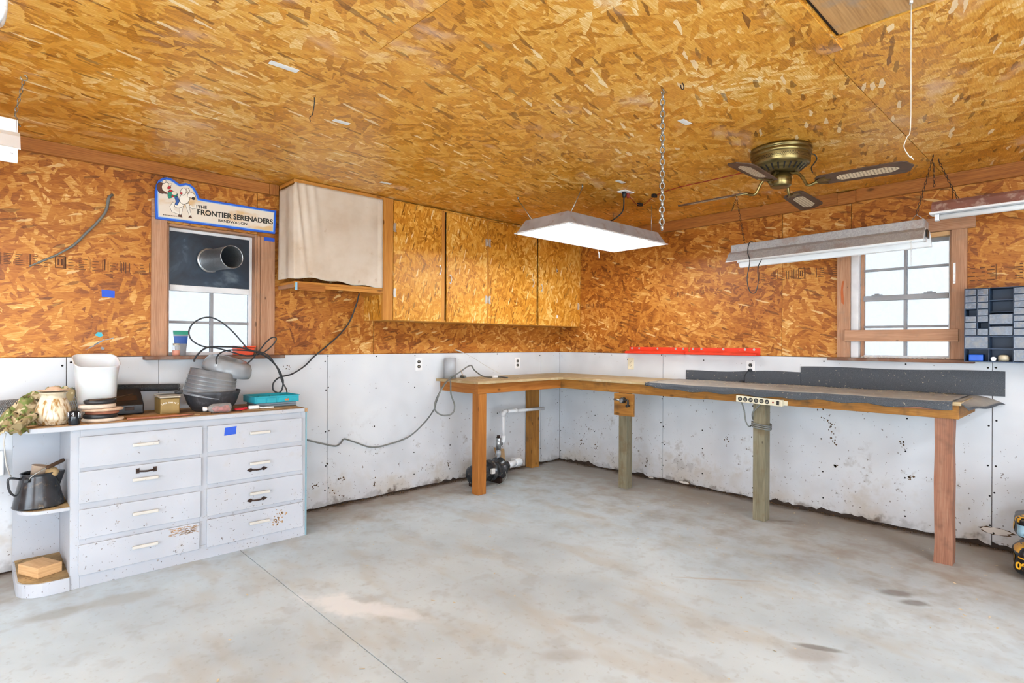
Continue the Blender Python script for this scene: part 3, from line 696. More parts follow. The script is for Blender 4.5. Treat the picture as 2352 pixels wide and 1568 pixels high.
# rubble and dirt along the foot of the walls
def rubble(name, axis, lo, hi, seed, label):
    m = MB(); r = random.Random(seed)
    for k in range(int((hi-lo)*130)):
        a = r.uniform(lo, hi); d = abs(r.gauss(0, .022))+.003; s_ = r.uniform(.003, .011)*(1.6 if r.random() < .1 else 1)
        P = (a, -d, s_*.3) if axis == 1 else (-d, a, s_*.3)
        c = Vector(P); ax = [Vector((r.uniform(-1, 1), r.uniform(-1, 1), r.uniform(-.4, .4)))*s_ for _ in range(4)]
        i = m.add([c+ax[0], c+ax[1], c+ax[2], c+Vector((0, 0, s_*.7))]); 
        for f in ((0, 1, 3), (1, 2, 3), (2, 0, 3), (0, 2, 1)): m.face([i+t for t in f], [(0, 0)]*3)
    return tag(m.build(name, M['debris']), label, 'debris', kind='stuff')
rubble('floor_debris', 1, -3.1, -.03, 5, 'brown crumbs and dirt along the foot of the left wall')
rubble('floor_debris', 0, -4.6, -.03, 6, 'brown crumbs and dirt along the foot of the right wall')
def scatter(name, n, fn, mat, label, seed, smin=.003, smax=.012):
    m = MB(); r = random.Random(seed)
    for k in range(n):
        c = Vector(fn(r)); s_ = r.uniform(smin, smax); t = r.uniform(0, 6.28); a = Vector((math.cos(t), math.sin(t), 0))*s_; b = Vector((-math.sin(t), math.cos(t), 0))*s_*.35
        h = Vector((0, 0, .0012)); i = m.add([c-a-b, c+a-b, c+a+b+h, c-a+b+h]); m.face((i, i+1, i+2, i+3), [(0, 0)]*4)
    return tag(m.build(name, mat), label, 'debris', kind='stuff')
def _fl(r):
    if r.random() < .6: p = (r.uniform(-1.6, -.1), r.uniform(-4.2, -1.5), .001)
    else: p = (r.uniform(-4.2, -.8), r.uniform(-3.4, -.3), .001)
    return p
scatter('floor_shavings', 150, _fl, M['chip'], 'tiny pale wood chips scattered over the concrete floor', 9)

# ------------------------------------------------------------------ workbench (L-shaped, along both walls)
TZ = .985
bench = thing('workbench', 'long L-shaped wooden workbench fixed along both walls of the corner', 'workbench', (-.3, -1.8, 0))
MB().prism([(-1.72, -.002), (-1.70, -.585), (-.62, -.60), (-.60, -.002)], 2, TZ-.022, TZ, grain=0).build('bench_top', M['ply_dust'], bench, bevel=.002)
MB().prism([(-.598, -.002), (-.618, -.60), (-.63, -3.70), (-.002, -3.70), (-.002, -.002)], 2, TZ-.022, TZ, grain=1).build('bench_top', M['ply_dust'], bench, bevel=.002)
part(board('apron', (-1.675, -.555, .875), (-.605, -.517, TZ-.0225), M['fir'], bench, grain=0), 'orange-brown board under the short arm of the bench')
board('apron', (-1.675, -.516, .875), (-1.64, -.01, TZ-.0225), M['fir'], bench)
board('apron', (-.604, -2.07, .876), (-.566, -.517, TZ-.0225), M['apron'], bench); board('apron', (-.606, -3.685, .88), (-.567, -2.071, TZ-.0225), M['apron'], bench)
board('apron', (-.566, -3.685, .88), (-.01, -3.648, TZ-.0225), M['apron'], bench)
for yy in (-1.0, -1.9, -2.9): board('crosspiece', (-.566, yy-.019, .89), (-.01, yy+.019, TZ-.0225), M['apron'], bench)
part(board('leg', (-1.668, -.556, 0), (-1.578, -.470, .8745), M['fir'], bench), 'orange-brown square leg')
board('leg', (-.555, -.11, 0), (-.445, -.015, .8745), M['apron'], bench)
for (lx, ly, w, m_) in ((-.49, -1.245, .088, 'treated'), (-.52, -2.495, .09, 'treated')):
    part(board('leg', (lx-w/2, ly-w/2, 0), (lx+w/2, ly+w/2, .8745), M[m_], bench), 'weathered green-brown leg')
m = MB(); rnd = random.Random(3); P = []
for z in (0, .12, .3, .5, .7, .878):
    j = lambda: rnd.uniform(-.004, .004)
    P.append([(-.58+j(), -3.655+j(), z), (-.485+j(), -3.655+j(), z), (-.485+j(), -3.565+j(), z), (-.58+j(), -3.565+j(), z)])
for k in range(5): m.hexa(P[k]+P[k+1], 2, (0.3, 0.7))
part(m.build('leg', M['redpost'], bench), 'thick reddish weathered post')
part(MB().box((-.631, -3.60, .928), (-.6105, -3.35, .945)).build('chewed_edge', M['redpost'], bench, bevel=.003), 'splintered strip at the bench corner')

# felt mat drooping over the front edge, and the felt backsplash up the wall
def edge_curve(t):
    pts = [(-.004, TZ+.002), (-.30, TZ+.003), (-.60, TZ+.004), (-.632, TZ-.001), (-.642, TZ-.018), (-.64, TZ-.05)]
    k = min(int(t*5), 4); f = t*5-k; a, b = pts[k], pts[k+1]; return a[0]+(b[0]-a[0])*f, a[1]+(b[1]-a[1])*f
ms = 26
def matfn(u, v):
    x, z = edge_curve(u); y = -1.50-(3.66-1.50)*v
    if u > .8: z += .006*math.sin(y*23)+.02*max(0, 1-v*6)*(u-.8)*5; x -= .004*math.sin(y*11+1)
    z += .0018*math.sin(y*9+x*14)+.0012*mnoise.noise(Vector((x*9, y*9, 0)))+.0015
    if v < .12: x2 = -.004-(x+.004)*-1; 
    return (x, y-(.08*(-x) if v < .02 else 0), z)
mat_o = thing('bench_mat', 'dusty dark grey felt mat covering the long arm of the workbench', 'mat', (-.3, -2.6, TZ))
MB().grid(matfn, 26, 70).build('felt_top', M['carpet'], mat_o, solid=.003)
def torn(u, v):
    a = -3.66-.22*u; x = -.64+.40*u*v+.62*v*.0; x = -.64+.63*v
    return (x, a-.0*v, TZ-.005-.055*u*(1-v*.7)+.012*math.sin(v*6)*u)
part(MB().grid(lambda u, v: (-.62+.615*v, -3.66-(.075+.10*v)*u, TZ+.002-.05*u*u+.006*math.sin(v*9)*u), 8, 24).build('torn_flap', M['carpet'], mat_o, solid=.003), 'torn end of the mat curling over the bench end')
splash = thing('felt_backsplash', 'dark grey felt strip standing up the wall behind the workbench', 'felt strip', (-.005, -2.7, TZ))
def strip(a, b, za, zb, n, name='felt_strip'):
    top = []
    for k in range(n+1):
        t = k/n; y = a+(b-a)*t; top.append((y, za+(zb-za)*t+.004*math.sin(t*9)+(.006*math.sin(t*9+2) if za < 1.09 else 0)))
    poly = [(a, TZ+.004)]+top+[(b, TZ+.004)]
    return MB().prism(poly, 0, -.008, -.002).build(name, M['carpet'], splash)
strip(-1.576, -2.588, 1.070, 1.100, 18); strip(-2.589, -3.835, 1.142, 1.150, 14)
scatter('bench_shavings', 420, lambda r: ((-.02-abs(r.gauss(0, .16)) if r.random() < .7 else r.uniform(-.58, -.02)), r.uniform(-3.6, -1.7), TZ+.0085), M['chip'], 'pale wood shavings lying on the grey felt mat', 21, .003, .010)
scatter('bench_sawdust', 160, lambda r: (r.uniform(-1.65, -1.0), r.uniform(-.5, -.03), TZ+.001), M['cardboard'], 'sawdust crumbs on the short arm of the workbench', 22, .002, .008)

# ------------------------------------------------------------------ white drawer cabinet
CX0, CX1, CY = -4.454, -3.171, -.518
CT = .872
cab = thing('drawer_cabinet', 'chipped white eight-drawer cabinet with rounded open shelves at its left end', 'cabinet', (-3.85, -.27, 0))
def end_poly(inset=0, xr=CX0):
    pts = [(xr, -.53+inset)]
    for k in range(9):
        a = math.radians(90*k/8); r = .125-inset
        pts.append((-4.54-r*math.sin(a)+.0, -.405-r*math.cos(a)+.0))
    pts += [(-4.665+inset, -.02), (xr, -.02)]
    return pts
MB().box((CX0, CY+.012, .062), (CX0+.018, -.02, .844)).build('side_panel', M['white_paint'], cab); MB().box((CX1-.018, CY+.012, 0), (CX1, -.02, .844)).build('side_panel', M['blue_stile'], cab)
MB().box((CX0+.018, -.032, .06), (CX1-.018, -.02, .844)).build('back_panel', M['white_paint'], cab)
# face frame
fr = lambda a0, a1, c0, c1, nm, mt='white_paint': MB().box((a0, CY-.004, c0), (a1, CY+.012, c1)).build(nm, M[mt], cab, bevel=.0015)
fr(CX0, -4.412, .0, .844, 'frame_stile'); fr(-3.836, -3.790, .085, .79, 'frame_stile'); fr(-3.214, CX1-.012, .0, .844, 'frame_stile')
part(fr(CX1-.0115, CX1, .0, .844, 'frame_stile', 'blue_stile'), 'pale blue unpainted edge strip')
for (zz, hh) in ((.79, .844), (.0, .0845)): fr(-4.412, -3.214, zz, hh, 'frame_rail')
for (a, b) in ((-4.412, -3.836), (-3.790, -3.214)):
    for (zz, hh) in ((.605, .665), (.405, .470), (.215, .280)): fr(a, b, zz, hh, 'frame_rail')
rowsL = [(.640, .806), (.452, .620), (.262, .418), (.070, .230)]; rowsR = [(.648, .804), (.452, .618), (.258, .424), (.069, .235)]
hz = [.737, .543, .352, .165]
bar_me = None
def pull_spade(o, x, z):      # brown spade-end pull
    mm = MB(); y = CY-.020
    for s_ in (-1, 1):
        c = x+s_*.038
        mm.prism([(c-s_*.010, z+.004), (c, z+.0125), (c+s_*.010, z+.010), (c+s_*.026, z), (c+s_*.010, z-.010), (c, z-.0125), (c-s_*.010, z-.004)], 1, y-.003, y)
    mm.tube(spline([(x-.036, y-.002, z), (x-.026, y-.014, z), (x, y-.022, z), (x+.026, y-.014, z), (x+.036, y-.002, z)], 4), .0048, 8)
    return part(mm.build('metal_pull', M['dark_metal'], o), 'brown metal pull with spade ends')
def pull_square(o, x, z):
    mm = MB(); y = CY-.020
    for s_ in (-1, 1): mm.box((x+s_*.042-.009, y-.003, z-.014), (x+s_*.042+.009, y, z+.014))
    mm.tube(spline([(x-.042, y-.002, z), (x-.034, y-.016, z), (x, y-.020, z-.003), (x+.034, y-.016, z), (x+.042, y-.002, z)], 4), .005, 8)
    return part(mm.build('metal_pull', M['dark_metal'], o), 'dark metal pull with square plates')
for col, (a, b, rws) in enumerate(((-4.418, -3.831, rowsL), (-3.796, -3.208, rowsR))):
    for k, (c, d) in enumerate(rws):
        skew = .004*(k-1.5)*(1 if col else -1)
        dr = MB().hexa([(a, CY-.020, c), (b+skew, CY-.020, c), (b+skew, CY-.0045, c), (a, CY-.0045, c), (a, CY-.020, d), (b+skew, CY-.020, d), (b+skew, CY-.0045, d), (a, CY-.0045, d)]).build('drawer', M['white_paint'], cab, bevel=.002)
        xc = -4.119 if col == 0 else -3.493
        hm = MB()
        hm.prism([(xc-.0625, hz[k]-.0085), (xc+.0625, hz[k]-.0085), (xc+.0625, hz[k]+.0085), (xc-.0625, hz[k]+.0085)], 1, CY-.046, CY-.034)
        for s_ in (-1, 1): hm.box((xc+s_*.048-.008, CY-.034, hz[k]-.006), (xc+s_*.048+.008, CY-.020, hz[k]+.006))
        hm.build('handle', M['white_paint2'], dr, bevel=.003)
        if col == 0 and k == 1: pull_square(dr, -4.113, .588)
        if col == 1 and k in (1, 2): pull_spade(dr, -3.505, (.502, .308)[k-1])
        if col == 0 and k == 3:
            mm = MB(); rr = random.Random(8)
            for q in range(110):
                xx = rr.uniform(-3.995, -3.85); zz = rr.uniform(.176, .222); w = rr.uniform(.004, .013); t = rr.uniform(-.5, .5)
                mm.hexa([(xx-w, CY-.0206, zz-.001-t*w), (xx+w, CY-.0206, zz-.001+t*w), (xx+w, CY-.0200, zz-.001+t*w), (xx-w, CY-.0200, zz-.001-t*w), (xx-w, CY-.0206, zz+.001-t*w), (xx+w, CY-.0206, zz+.001+t*w), (xx+w, CY-.0200, zz+.001+t*w), (xx-w, CY-.0200, zz+.001-t*w)])
            part(mm.build('crackled_patch', M['top_dust'], dr), 'brown crackled patch where paint peeled')
        if col == 1 and k == 3:
            mm = MB(); rr = random.Random(5)
            for q in range(46):
                xx = rr.gauss(-3.383, .016) if q < 30 else rr.gauss(-3.345, .016); zz = rr.gauss(.137, .014) if q < 30 else rr.gauss(.185, .02); w = rr.uniform(.003, .009)
                mm.prism([(xx+w*math.cos(t)*rr.uniform(.5, 1), zz+w*math.sin(t)*rr.uniform(.5, 1)) for t in (0, .9, 1.9, 2.8, 3.9, 5)], 1, CY-.0206, CY-.0199)
            part(mm.build('paint_chip', M['top_dust'], dr), 'brown spot where paint flaked off')
# counter with a rounded left end
top = [(CX1-.012, -.552), (-4.50, -.560)]
for k in range(9):
    a = math.radians(90*k/8); top.append((-4.56-.14*math.sin(a), -.42-.14*math.cos(a)))
top += [(-4.70, -.012), (CX1-.012, -.012)]
MB().prism(top, 2, .8445, CT-.0015).build('countertop', M['white_paint'], cab, bevel=.004)
ins = [(x*.985+(-3.9)*.015, y*.93+(-.28)*.07) for x, y in top]
part(MB().prism(ins, 2, CT-.0015, CT).build('worn_surface', M['top_dust'], cab), 'brown worn counter surface')
MB().prism([(CX1-.0119, -.556), (CX1-.030, -.556), (CX1-.030, -.552), (CX1-.0119, -.552)], 2, .846, CT).build('corner_chip', M['top_dust'], cab)
# open end shelves
MB().prism(end_poly(), 2, 0, .0695).build('end_plinth', M['white_paint'], cab, bevel=.002)
part(MB().prism([(x+.006, y+.004) for x, y in end_poly(.004)], 2, .0697, .0715).build('shelf_surface', M['shelf_dust'], cab), 'dusty brown bottom shelf')
MB().prism(end_poly(.004), 2, .422, .440).build('end_shelf', M['white_paint'], cab, bevel=.002)
part(MB().prism([(x+.005, y+.004) for x, y in end_poly(.008)], 2, .4402, .4412).build('shelf_surface', M['shelf_dust'], cab), 'dusty brown middle shelf')
part(MB().box((-4.664, -.035, .0695), (CX0-.001, -.021, .422)).box((-4.664, -.035, .4415), (CX0-.001, -.021, .844)).build('end_back', M['white_paint'], cab), 'pale back panel of the end shelves')
tag(MB().prism([(-3.703, .737), (-3.634, .741), (-3.634, .762), (-3.63, .79), (-3.699, .785)], 1, CY-.0212, CY-.0203).build('tape_strip', M['tape']), 'blue masking tape on the top right cabinet drawer', 'tape')
tag(MB().prism([(-4.252, 1.592), (-4.187, 1.588), (-4.186, 1.632), (-4.254, 1.637)], 1, -.0016, -.0006).build('tape_strip', M['tape']), 'blue masking tape square on the wall left of the window', 'tape')

# ------------------------------------------------------------------ wall cupboards
UC = thing('wall_cupboard', 'run of four-door particle-board wall cupboards reaching the ceiling', 'cupboard', (-1.23, -.15, 1.495))
CF = -.282
MB().box((-2.46, CF, 1.497), (-2.445, -.003, 2.478), grain=2).build('side_panel', M['osb_door'], UC)
MB().box((-2.445, CF, 1.497), (-.04, -.003, 1.513), grain=0).build('bottom_panel', M['osb_door'], UC); MB().box((-2.445, CF, 2.462), (-.04, -.003, 2.478)).build('top_panel', M['osb_door'], UC)
MB().box((-2.445, -.02, 1.513), (-.04, -.003, 2.462)).build('back_panel', M['wall_core'], UC)
for xx in (-1.837, -.679): MB().box((xx-.014, CF+.004, 1.513), (xx+.014, -.02, 2.462)).build('divider', M['hole'], UC)  # near-black strips put in for the shaded gaps between doors
MB().box((-2.46, CF-.019, 1.495), (-2.366, CF-.0003, 2.478)).build('face_stile', M['pine'], UC, bevel=.002)
MB().box((-1.356, CF-.019, 1.497), (-1.343, CF-.0003, 2.470)).build('hinge_stile', M['pine'], UC, bevel=.001)
MB().box((-.04, CF, 1.497), (-.006, -.003, 2.478)).build('corner_filler', M['pine'], UC)
doors = [(-2.362, -1.849, 2.468), (-1.824, -1.358, 2.455), (-1.341, -.694, 2.455), (-.664, -.008, 2.468)]
hinge_x = [(-2.364, 1), (-1.358, -1), (-1.341, 1), (-.030, -1)]
pulls = [(1011, 620), (1034.5, 641), (1224, 650), (1244, 661)]
for k, (a, b, zt) in enumerate(doors):
    d = MB().box((a, CF-.021, 1.500), (b, CF-.003, zt), grain=2).build('door', M['osb_door'], UC, bevel=.0015)
    if k == 0: MB().box((b-.034, CF-.0225, 1.501), (b-.001, CF-.0212, zt-.002), grain=2).build('edge_board', M['pine'], d)
    hx, s_ = hinge_x[k]
    for zz in ((2.25, 1.72) if k < 3 else (1.72,)):
        mm = MB(); c = hx+s_*.014
        mm.prism([(c-.010, zz-.036), (c+.010, zz-.036), (c+.012, zz-.028), (c+.007, zz-.02), (c+.007, zz+.02), (c+.012, zz+.028), (c+.010, zz+.036), (c-.010, zz+.036)], 1, CF-.0245, CF-.0213)
        mm.cyl(V(c-s_*.012, CF-.024, zz-.03), V(c-s_*.012, CF-.024, zz+.03), .004, seg=8)
        mm.build('hinge', M['screw'], d)
    p_ = WL(*pulls[k], CF-.021); mm = MB(); x, z = p_.x, p_.z
    mm.tube(spline([(x, CF-.022, z-.03), (x, CF-.032, z-.022), (x, CF-.038, z), (x, CF-.032, z+.022), (x, CF-.022, z+.03)], 4), [.007]*2+[.0045]*13+[.007]*2, 8)
    for s2 in (-1, 1): mm.cyl(V(x, CF-.0212, z+s2*.032), V(x, CF-.0245, z+s2*.032), .009, seg=12)
    mm.build('pull', M['screw'], d)
p_ = WL(1280, 727, CF-.021); tag(MB().box((p_.x-.013, CF-.0222, p_.z-.016), (p_.x+.013, CF-.0213, p_.z+.016)).build('paper_sticker', M['sticker']), 'small white square sticker low on the corner cupboard door', 'sticker')
p_ = WL(1279.5, 622, CF-.021); lt = thing('door_latch', 'small square steel latch plate on the corner cupboard door', 'latch', (p_.x, CF-.022, p_.z))
MB().box((p_.x-.013, CF-.0235, p_.z-.014), (p_.x+.013, CF-.0213, p_.z+.014)).build('plate', M['screw'], lt); MB().box((p_.x-.006, CF-.0245, p_.z-.008), (p_.x+.006, CF-.0237, p_.z+.006)).build('slot', M['hole'], lt); MB().tube([(p_.x-.012, CF-.024, p_.z+.012), (p_.x-.018, CF-.026, p_.z+.03)], .002, 6).build('wire_tail', M['screw'], lt)

# open shelf left of the cupboards with a canvas curtain over it
sh = thing('wall_shelf', 'open wooden wall shelf between the sign and the cupboards', 'shelf', (-2.82, -.15, 1.71))
MB().box((-3.17, -.302, 1.735), (-2.462, -.004, 1.753), grain=0).build('shelf_board', M['pine'], sh, bevel=.002)
MB().box((-3.172, -.304, 1.708), (-2.462, -.286, 1.7345), grain=0).build('front_rail', M['pine'], sh, bevel=.002); MB().box((-3.172, -.285, 1.708), (-3.154, -.004, 1.7345)).build('side_rail', M['casing'], sh, bevel=.002)
MB().box((-2.482, -.285, 1.700), (-2.462, -.004, 1.7345)).build('side_rail', M['pine'], sh)
MB().box((-3.18, -.306, 2.452), (-2.462, -.285, 2.480), grain=0).build('top_rail', M['pine'], sh, bevel=.002); MB().box((-3.18, -.284, 2.452), (-3.16, -.038, 2.480)).build('top_side_rail', M['pine'], sh, bevel=.002)
MB().hexa([(-3.155, -.312, 1.688), (-2.945, -.312, 1.690), (-2.945, -.3045, 1.690), (-3.155, -.3045, 1.688), (-3.155, -.312, 1.742), (-2.945, -.312, 1.732), (-2.945, -.3045, 1.732), (-3.155, -.3045, 1.742)], 0).build('loose_strip', M['fir'], sh, bevel=.001)
part(MB().box((-3.168, -.313, 1.688), (-3.1555, -.3045, 1.744)).build('blue_end', M['blockend'], sh), 'pale blue painted end')
cl = thing('curtain', 'stained cream canvas curtain tacked over the wall shelf', 'curtain', (-2.82, -.31, 1.76))
def curt(u, v):               # u across: side flap then front; v from top to bottom
    sag = .004*math.sin(u*40+v*3)*(1-v)*.6
    if u < .16:
        t = u/.16; y = -.06-(.255)*t; x = -3.186-.014*math.sin(t*9.5+.8)*(0.25+.75*v)*(1-t*.5)+.0*v
        zt = 2.435; zb = 1.772+.0*t
    else:
        t = (u-.16)/.84; x = -3.186+.715*t+.004*v*math.sin(t*3)
        fold = 0
        for (c, w, a) in ((.02, .018, .016), (.10, .035, .012), (.19, .05, .010), (.965, .012, .010), (.985, .008, .008)):
            cc = c+(.10*v if c < .3 else 0); fold += a*math.exp(-((t-cc)/(w*(.5+.9*v)))**2)*(1 if c > .3 else (1-.55*v))
        y = -.316-fold-.010*math.sin(v*3.1)*math.sin(t*3.1)+sag*.5
        zt = 2.452; zb = 1.772-.02*t+.014*math.sin(t*5)*(1-t)
    z = zt+(zb-zt)*v+(.006*math.sin(u*25) if v > .95 else 0)
    return (x, y, z)
MB().grid(curt, 90, 46, su=.95, sv=.68).build('canvas', M['canvas'], cl, solid=.0016)
for xx, zz in ((-3.05, 2.43), (-2.8, 2.44), (-2.5, 2.43)): MB().cyl(V(xx, -.321, zz), V(xx, -.325, zz), .004, seg=8).build('tack', M['screw'], cl)

# ------------------------------------------------------------------ band sign
sg = thing('band_sign', 'cut-out cream sign with blue border reading the frontier serenaders bandwagon', 'sign', (-3.59, -.03, 2.12))
SY = -.0375
def sp(px, py, y=SY): p = WL(px, py, y); return (p.x, p.z)
outl = [sp(*q) for q in ((358, 502), (356.5, 470), (356, 440), (358.5, 424), (364, 414), (372, 409), (382, 407), (392, 409), (401, 414.5), (408, 420), (413, 422.5), (419, 421.5), (427, 420), (437, 423), (446, 430.5), (453, 442), (456, 450), (458, 455), (470, 457.5), (634.5, 484), (631.5, 537))]
def inset(poly, d):
    n = len(poly); out = []
    ar = sum(poly[k][0]*poly[(k+1) % n][1]-poly[(k+1) % n][0]*poly[k][1] for k in range(n)); s_ = 1 if ar > 0 else -1
    for k in range(n):
        p0, p1, p2 = Vector(poly[k-1]), Vector(poly[k]), Vector(poly[(k+1) % n])
        a = (p1-p0).normalized(); b = (p2-p1).normalized(); na = Vector((-a.y, a.x))*s_; nb = Vector((-b.y, b.x))*s_
        bi = (na+nb).normalized(); out.append(tuple(p1+bi*(d/max(.4, bi.dot(na)))))
    return out
MB().prism(outl, 1, SY, -.0235).build('sign_board', M['sign_blue'], sg)
MB().prism(inset(outl, .013), 1, SY-.0006, SY-.0001).build('pale_border', M['sign_ltblue'], sg)
MB().prism(inset(outl, .018), 1, SY-.0011, SY-.0007).build('sign_face', M['sign_face'], sg)
def fit_text(txt, px0, py0, px1, py1, cap, mat, par, bold=0.0):     # baseline from (px0,py0) to (px1,py1) on the sign plane
    a = Vector((sp(px0, py0)[0], SY-.0013, sp(px0, py0)[1])); b = Vector((sp(px1, py1)[0], SY-.0013, sp(px1, py1)[1]))
    me = text_mesh(txt, 1.0, extrude=.0, bold=bold); xs = [v.co.x for v in me.vertices]; ysx = [v.co.y for v in me.vertices]
    W_ = max(xs)-min(xs); H_ = max(ysx)-min(ysx); Mx = basis(a, b-a, (0, 0, 1)); Lp = WLOC[par.name]
    for v in me.vertices: v.co = (Mx @ Vector(((v.co.x-min(xs))/W_*(b-a).length, (v.co.y-min(ysx))/H_*cap, 0)))-Lp
    me.materials.clear(); me.materials.append(mat)
    o = bpy.data.objects.new('lettering', me); COL.objects.link(o); o.parent = par; return o
fit_text('FRONTIER SERENADERS', 453, 492.5, 626.5, 515.5, .038, M['ink'], sg, .03)
fit_text('THE', 454, 479, 475, 480, .022, M['ink'], sg, .03)
fit_text('BANDWAGON', 501.5, 509, 567.5, 517.5, .0185, M['ink'], sg, .022)
# the drawn rider on a white horse: flat painted shapes
LY = [SY-.0012]
def paint(pts, mat, name='painted_figure'):
    LY[0] -= .00008
    return MB().prism([sp(*q) for q in pts], 1, LY[0], LY[0]+.00006).build(name, mat, sg)
def ell(cx, cy, rx, ry, ang=0, n=20):
    a = math.radians(ang); return [(cx+rx*math.cos(t)*math.cos(a)-ry*math.sin(t)*math.sin(a), cy+rx*math.cos(t)*math.sin(a)+ry*math.sin(t)*math.cos(a)) for t in [2*math.pi*k/n for k in range(n)]]
def both(pts, mat, grow=1.0):
    cx = sum(p[0] for p in pts)/len(pts); cy = sum(p[1] for p in pts)/len(pts); big = []
    for x, y in pts:
        d = math.hypot(x-cx, y-cy) or 1; big.append((x+(x-cx)/d*grow, y+(y-cy)/d*grow))
    paint(big, M['ink']); paint(pts, mat)
def limb(pts, w, mat): 
    L_ = []; R_ = []
    for k, (x, y) in enumerate(pts):
        a = pts[max(0, k-1)]; b = pts[min(len(pts)-1, k+1)]; dx_, dy_ = b[0]-a[0], b[1]-a[1]; l = math.hypot(dx_, dy_); ww = w[k] if isinstance(w, list) else w
        L_.append((x-dy_/l*ww, y+dx_/l*ww)); R_.append((x+dy_/l*ww, y-dx_/l*ww))
    both(L_+R_[::-1], mat, .9)
W_ = M['white_ink']
limb([(400, 466), (394, 475), (397, 484), (408, 489), (416, 493)], [3.5, 4, 3, 2, 1.5], W_)
limb([(436, 472), (443, 478), (450, 477), (449, 471)], [2.5, 2, 1.6, 1.2], W_)
limb([(417, 468), (416, 482), (413, 496)], [4.5, 2.6, 2], W_); limb([(430, 468), (433, 482), (438, 498)], [4.5, 2.6, 2], W_)
both(ell(412, 470, 11, 7, -15), W_); both(ell(424, 456, 11, 13, 25), W_); both(ell(421, 440, 6, 8, 10), W_)
limb([(432, 446), (440, 449), (447, 453)], [6, 5.5, 4.5], W_); both(ell(444, 456, 4, 3, 20), M['ink'], .2); both(ell(432, 437, 2.5, 5, -25), W_)
both([(408, 497), (411, 493), (416, 494), (418, 499)], M['brown_ink']); both([(433, 499), (437, 495), (441, 501)], M['brown_ink'])
limb([(404, 452), (408, 462), (404, 470)], [4, 3.6, 3], M['blue_ink']); both(ell(396, 446, 11, 6, 8), M['green_ink']); both(ell(400, 444, 6, 3.5, 8), M['skin_ink'], .5)
limb([(388, 449), (389, 453), (394, 452)], [3, 2.6, 2], M['green_ink']); both(ell(396, 451, 2.4, 2, 0), M['red_ink'], .5); both(ell(416, 444, 2.6, 2, 0), M['red_ink'], .5); both(ell(391, 439, 5, 2, -15), M['red_ink'], .5)
both(ell(370, 432, 9, 13, -25), M['brown_ink']); both(ell(381, 430, 9.5, 10.5, -10), M['skin_ink']); both(ell(377, 417, 3, 4, 30), M['skin_ink']); both(ell(388, 431, 4, 2.8, -20), M['red_ink'], .6); both(ell(391, 424, 4, 1.8, -25), M['skin_ink'], .6)
both(ell(374, 441, 10, 2.4, 22), M['brown_ink'], .6)
for k in range(9): paint([(374+k*3.6, 492.5+k*.42), (376.6+k*3.6, 492.8+k*.42), (376.6+k*3.6, 494.4+k*.42), (374+k*3.6, 494.1+k*.42)], M['ink'], 'fine_print')

# ------------------------------------------------------------------ chains
def link_mesh(pitch, wire, wid, mat, name='chain_link'):
    n = 8; pts = []; h = pitch/2+wire-(wid/2-wire*.0)
    h = max(h, .0005); r = wid/2-wire
    for k in range(n+1): a = math.pi*k/n; pts.append((r*math.cos(a), 0, h+r*math.sin(a)))
    for k in range(n+1): a = math.pi+math.pi*k/n; pts.append((r*math.cos(a), 0, -h+r*math.sin(a)))
    me = MB().tube(pts, wire, 6, closed=True, ref=(0, 1, 0)).mesh(name); me.materials.append(mat); return me
def chain(parent, a, b, pitch, wire, wid, mat, yaw=0.0, swing=None):
    a, b = Vector(a), Vector(b); d = b-a; n = max(1, round(d.length/pitch)); ds = d/n
    me = link_mesh(d.length/n, wire, wid, mat)
    z = -ds.normalized(); x = Vector((math.cos(yaw), math.sin(yaw), 0)); x = (x-z*x.dot(z)).normalized(); y = z.cross(x)
    for k in range(n):
        c = a+ds*(k+.5); X, Y = (x, y) if k % 2 == 0 else (y, -x)
        o = bpy.data.objects.new('link', me); COL.objects.link(o); o.parent = parent
        o.matrix_local = Matrix(((X.x, Y.x, z.x, 0), (X.y, Y.y, z.y, 0), (X.z, Y.z, z.z, 0), (0, 0, 0, 1)))
        o.location = c-WLOC[parent.name]
def eyehook(parent, p, mat, r=.012):
    p = Vector(p); m = MB(); m.cyl(p+V(0, 0, .012), p, .0028, seg=8)
    m.tube([p+V(0, 0, -r)+V(math.sin(t)*r, 0, math.cos(t)*r) for t in [math.radians(a) for a in range(0, 300, 25)]], .0025, 6)
    return m.build('screw_hook', mat, parent)
ch = thing('hanging_chain', 'heavy zinc chain hanging free from a ceiling hook', 'chain', (-2.539, -2.883, HC))
eyehook(ch, (-2.539, -2.883, HC-.001), M['chain'])
chain(ch, (-2.539, -2.883, HC-.018), (-2.539, -2.883, 1.838), .0272, .0042, .027, M['chain'], .8)
hk = thing('ceiling_hook', 'empty screw hook in the ceiling beside the heavy chain', 'hook', (-2.533, -2.979, HC)); eyehook(hk, (-2.533, -2.979, HC-.001), M['rustchain'], .014)

# ------------------------------------------------------------------ lit troffer
tf = thing('fluorescent_fixture', 'lit white box fluorescent fixture hanging above the bench corner', 'light fixture', (-1.17, -1.40, 2.165))
TM = Matrix.Translation((-1.175, -1.415, 2.165)) @ Matrix.Rotation(math.radians(-2.0), 4, 'Z') @ Matrix.Rotation(math.radians(.4), 4, 'Y')
A, B = .615, .29; a2, b2_, hh = .555, .225, .10
def shell(m, A, B, a, b, z0, z1, inward=False):
    lo = [(-A, -B, z0), (A, -B, z0), (A, B, z0), (-A, B, z0)]; hi = [(-a, -b, z1), (a, -b, z1), (a, b, z1), (-a, b, z1)]
    for k in range(4):
        q = [lo[k], lo[(k+1) % 4], hi[(k+1) % 4], hi[k]]; q = q[::-1] if inward else q
        i = m.add(q); m.planar(q, [i, i+1, i+2, i+3])
    q = hi if not inward else hi[::-1]; i = m.add(q); m.planar(q, [i, i+1, i+2, i+3])
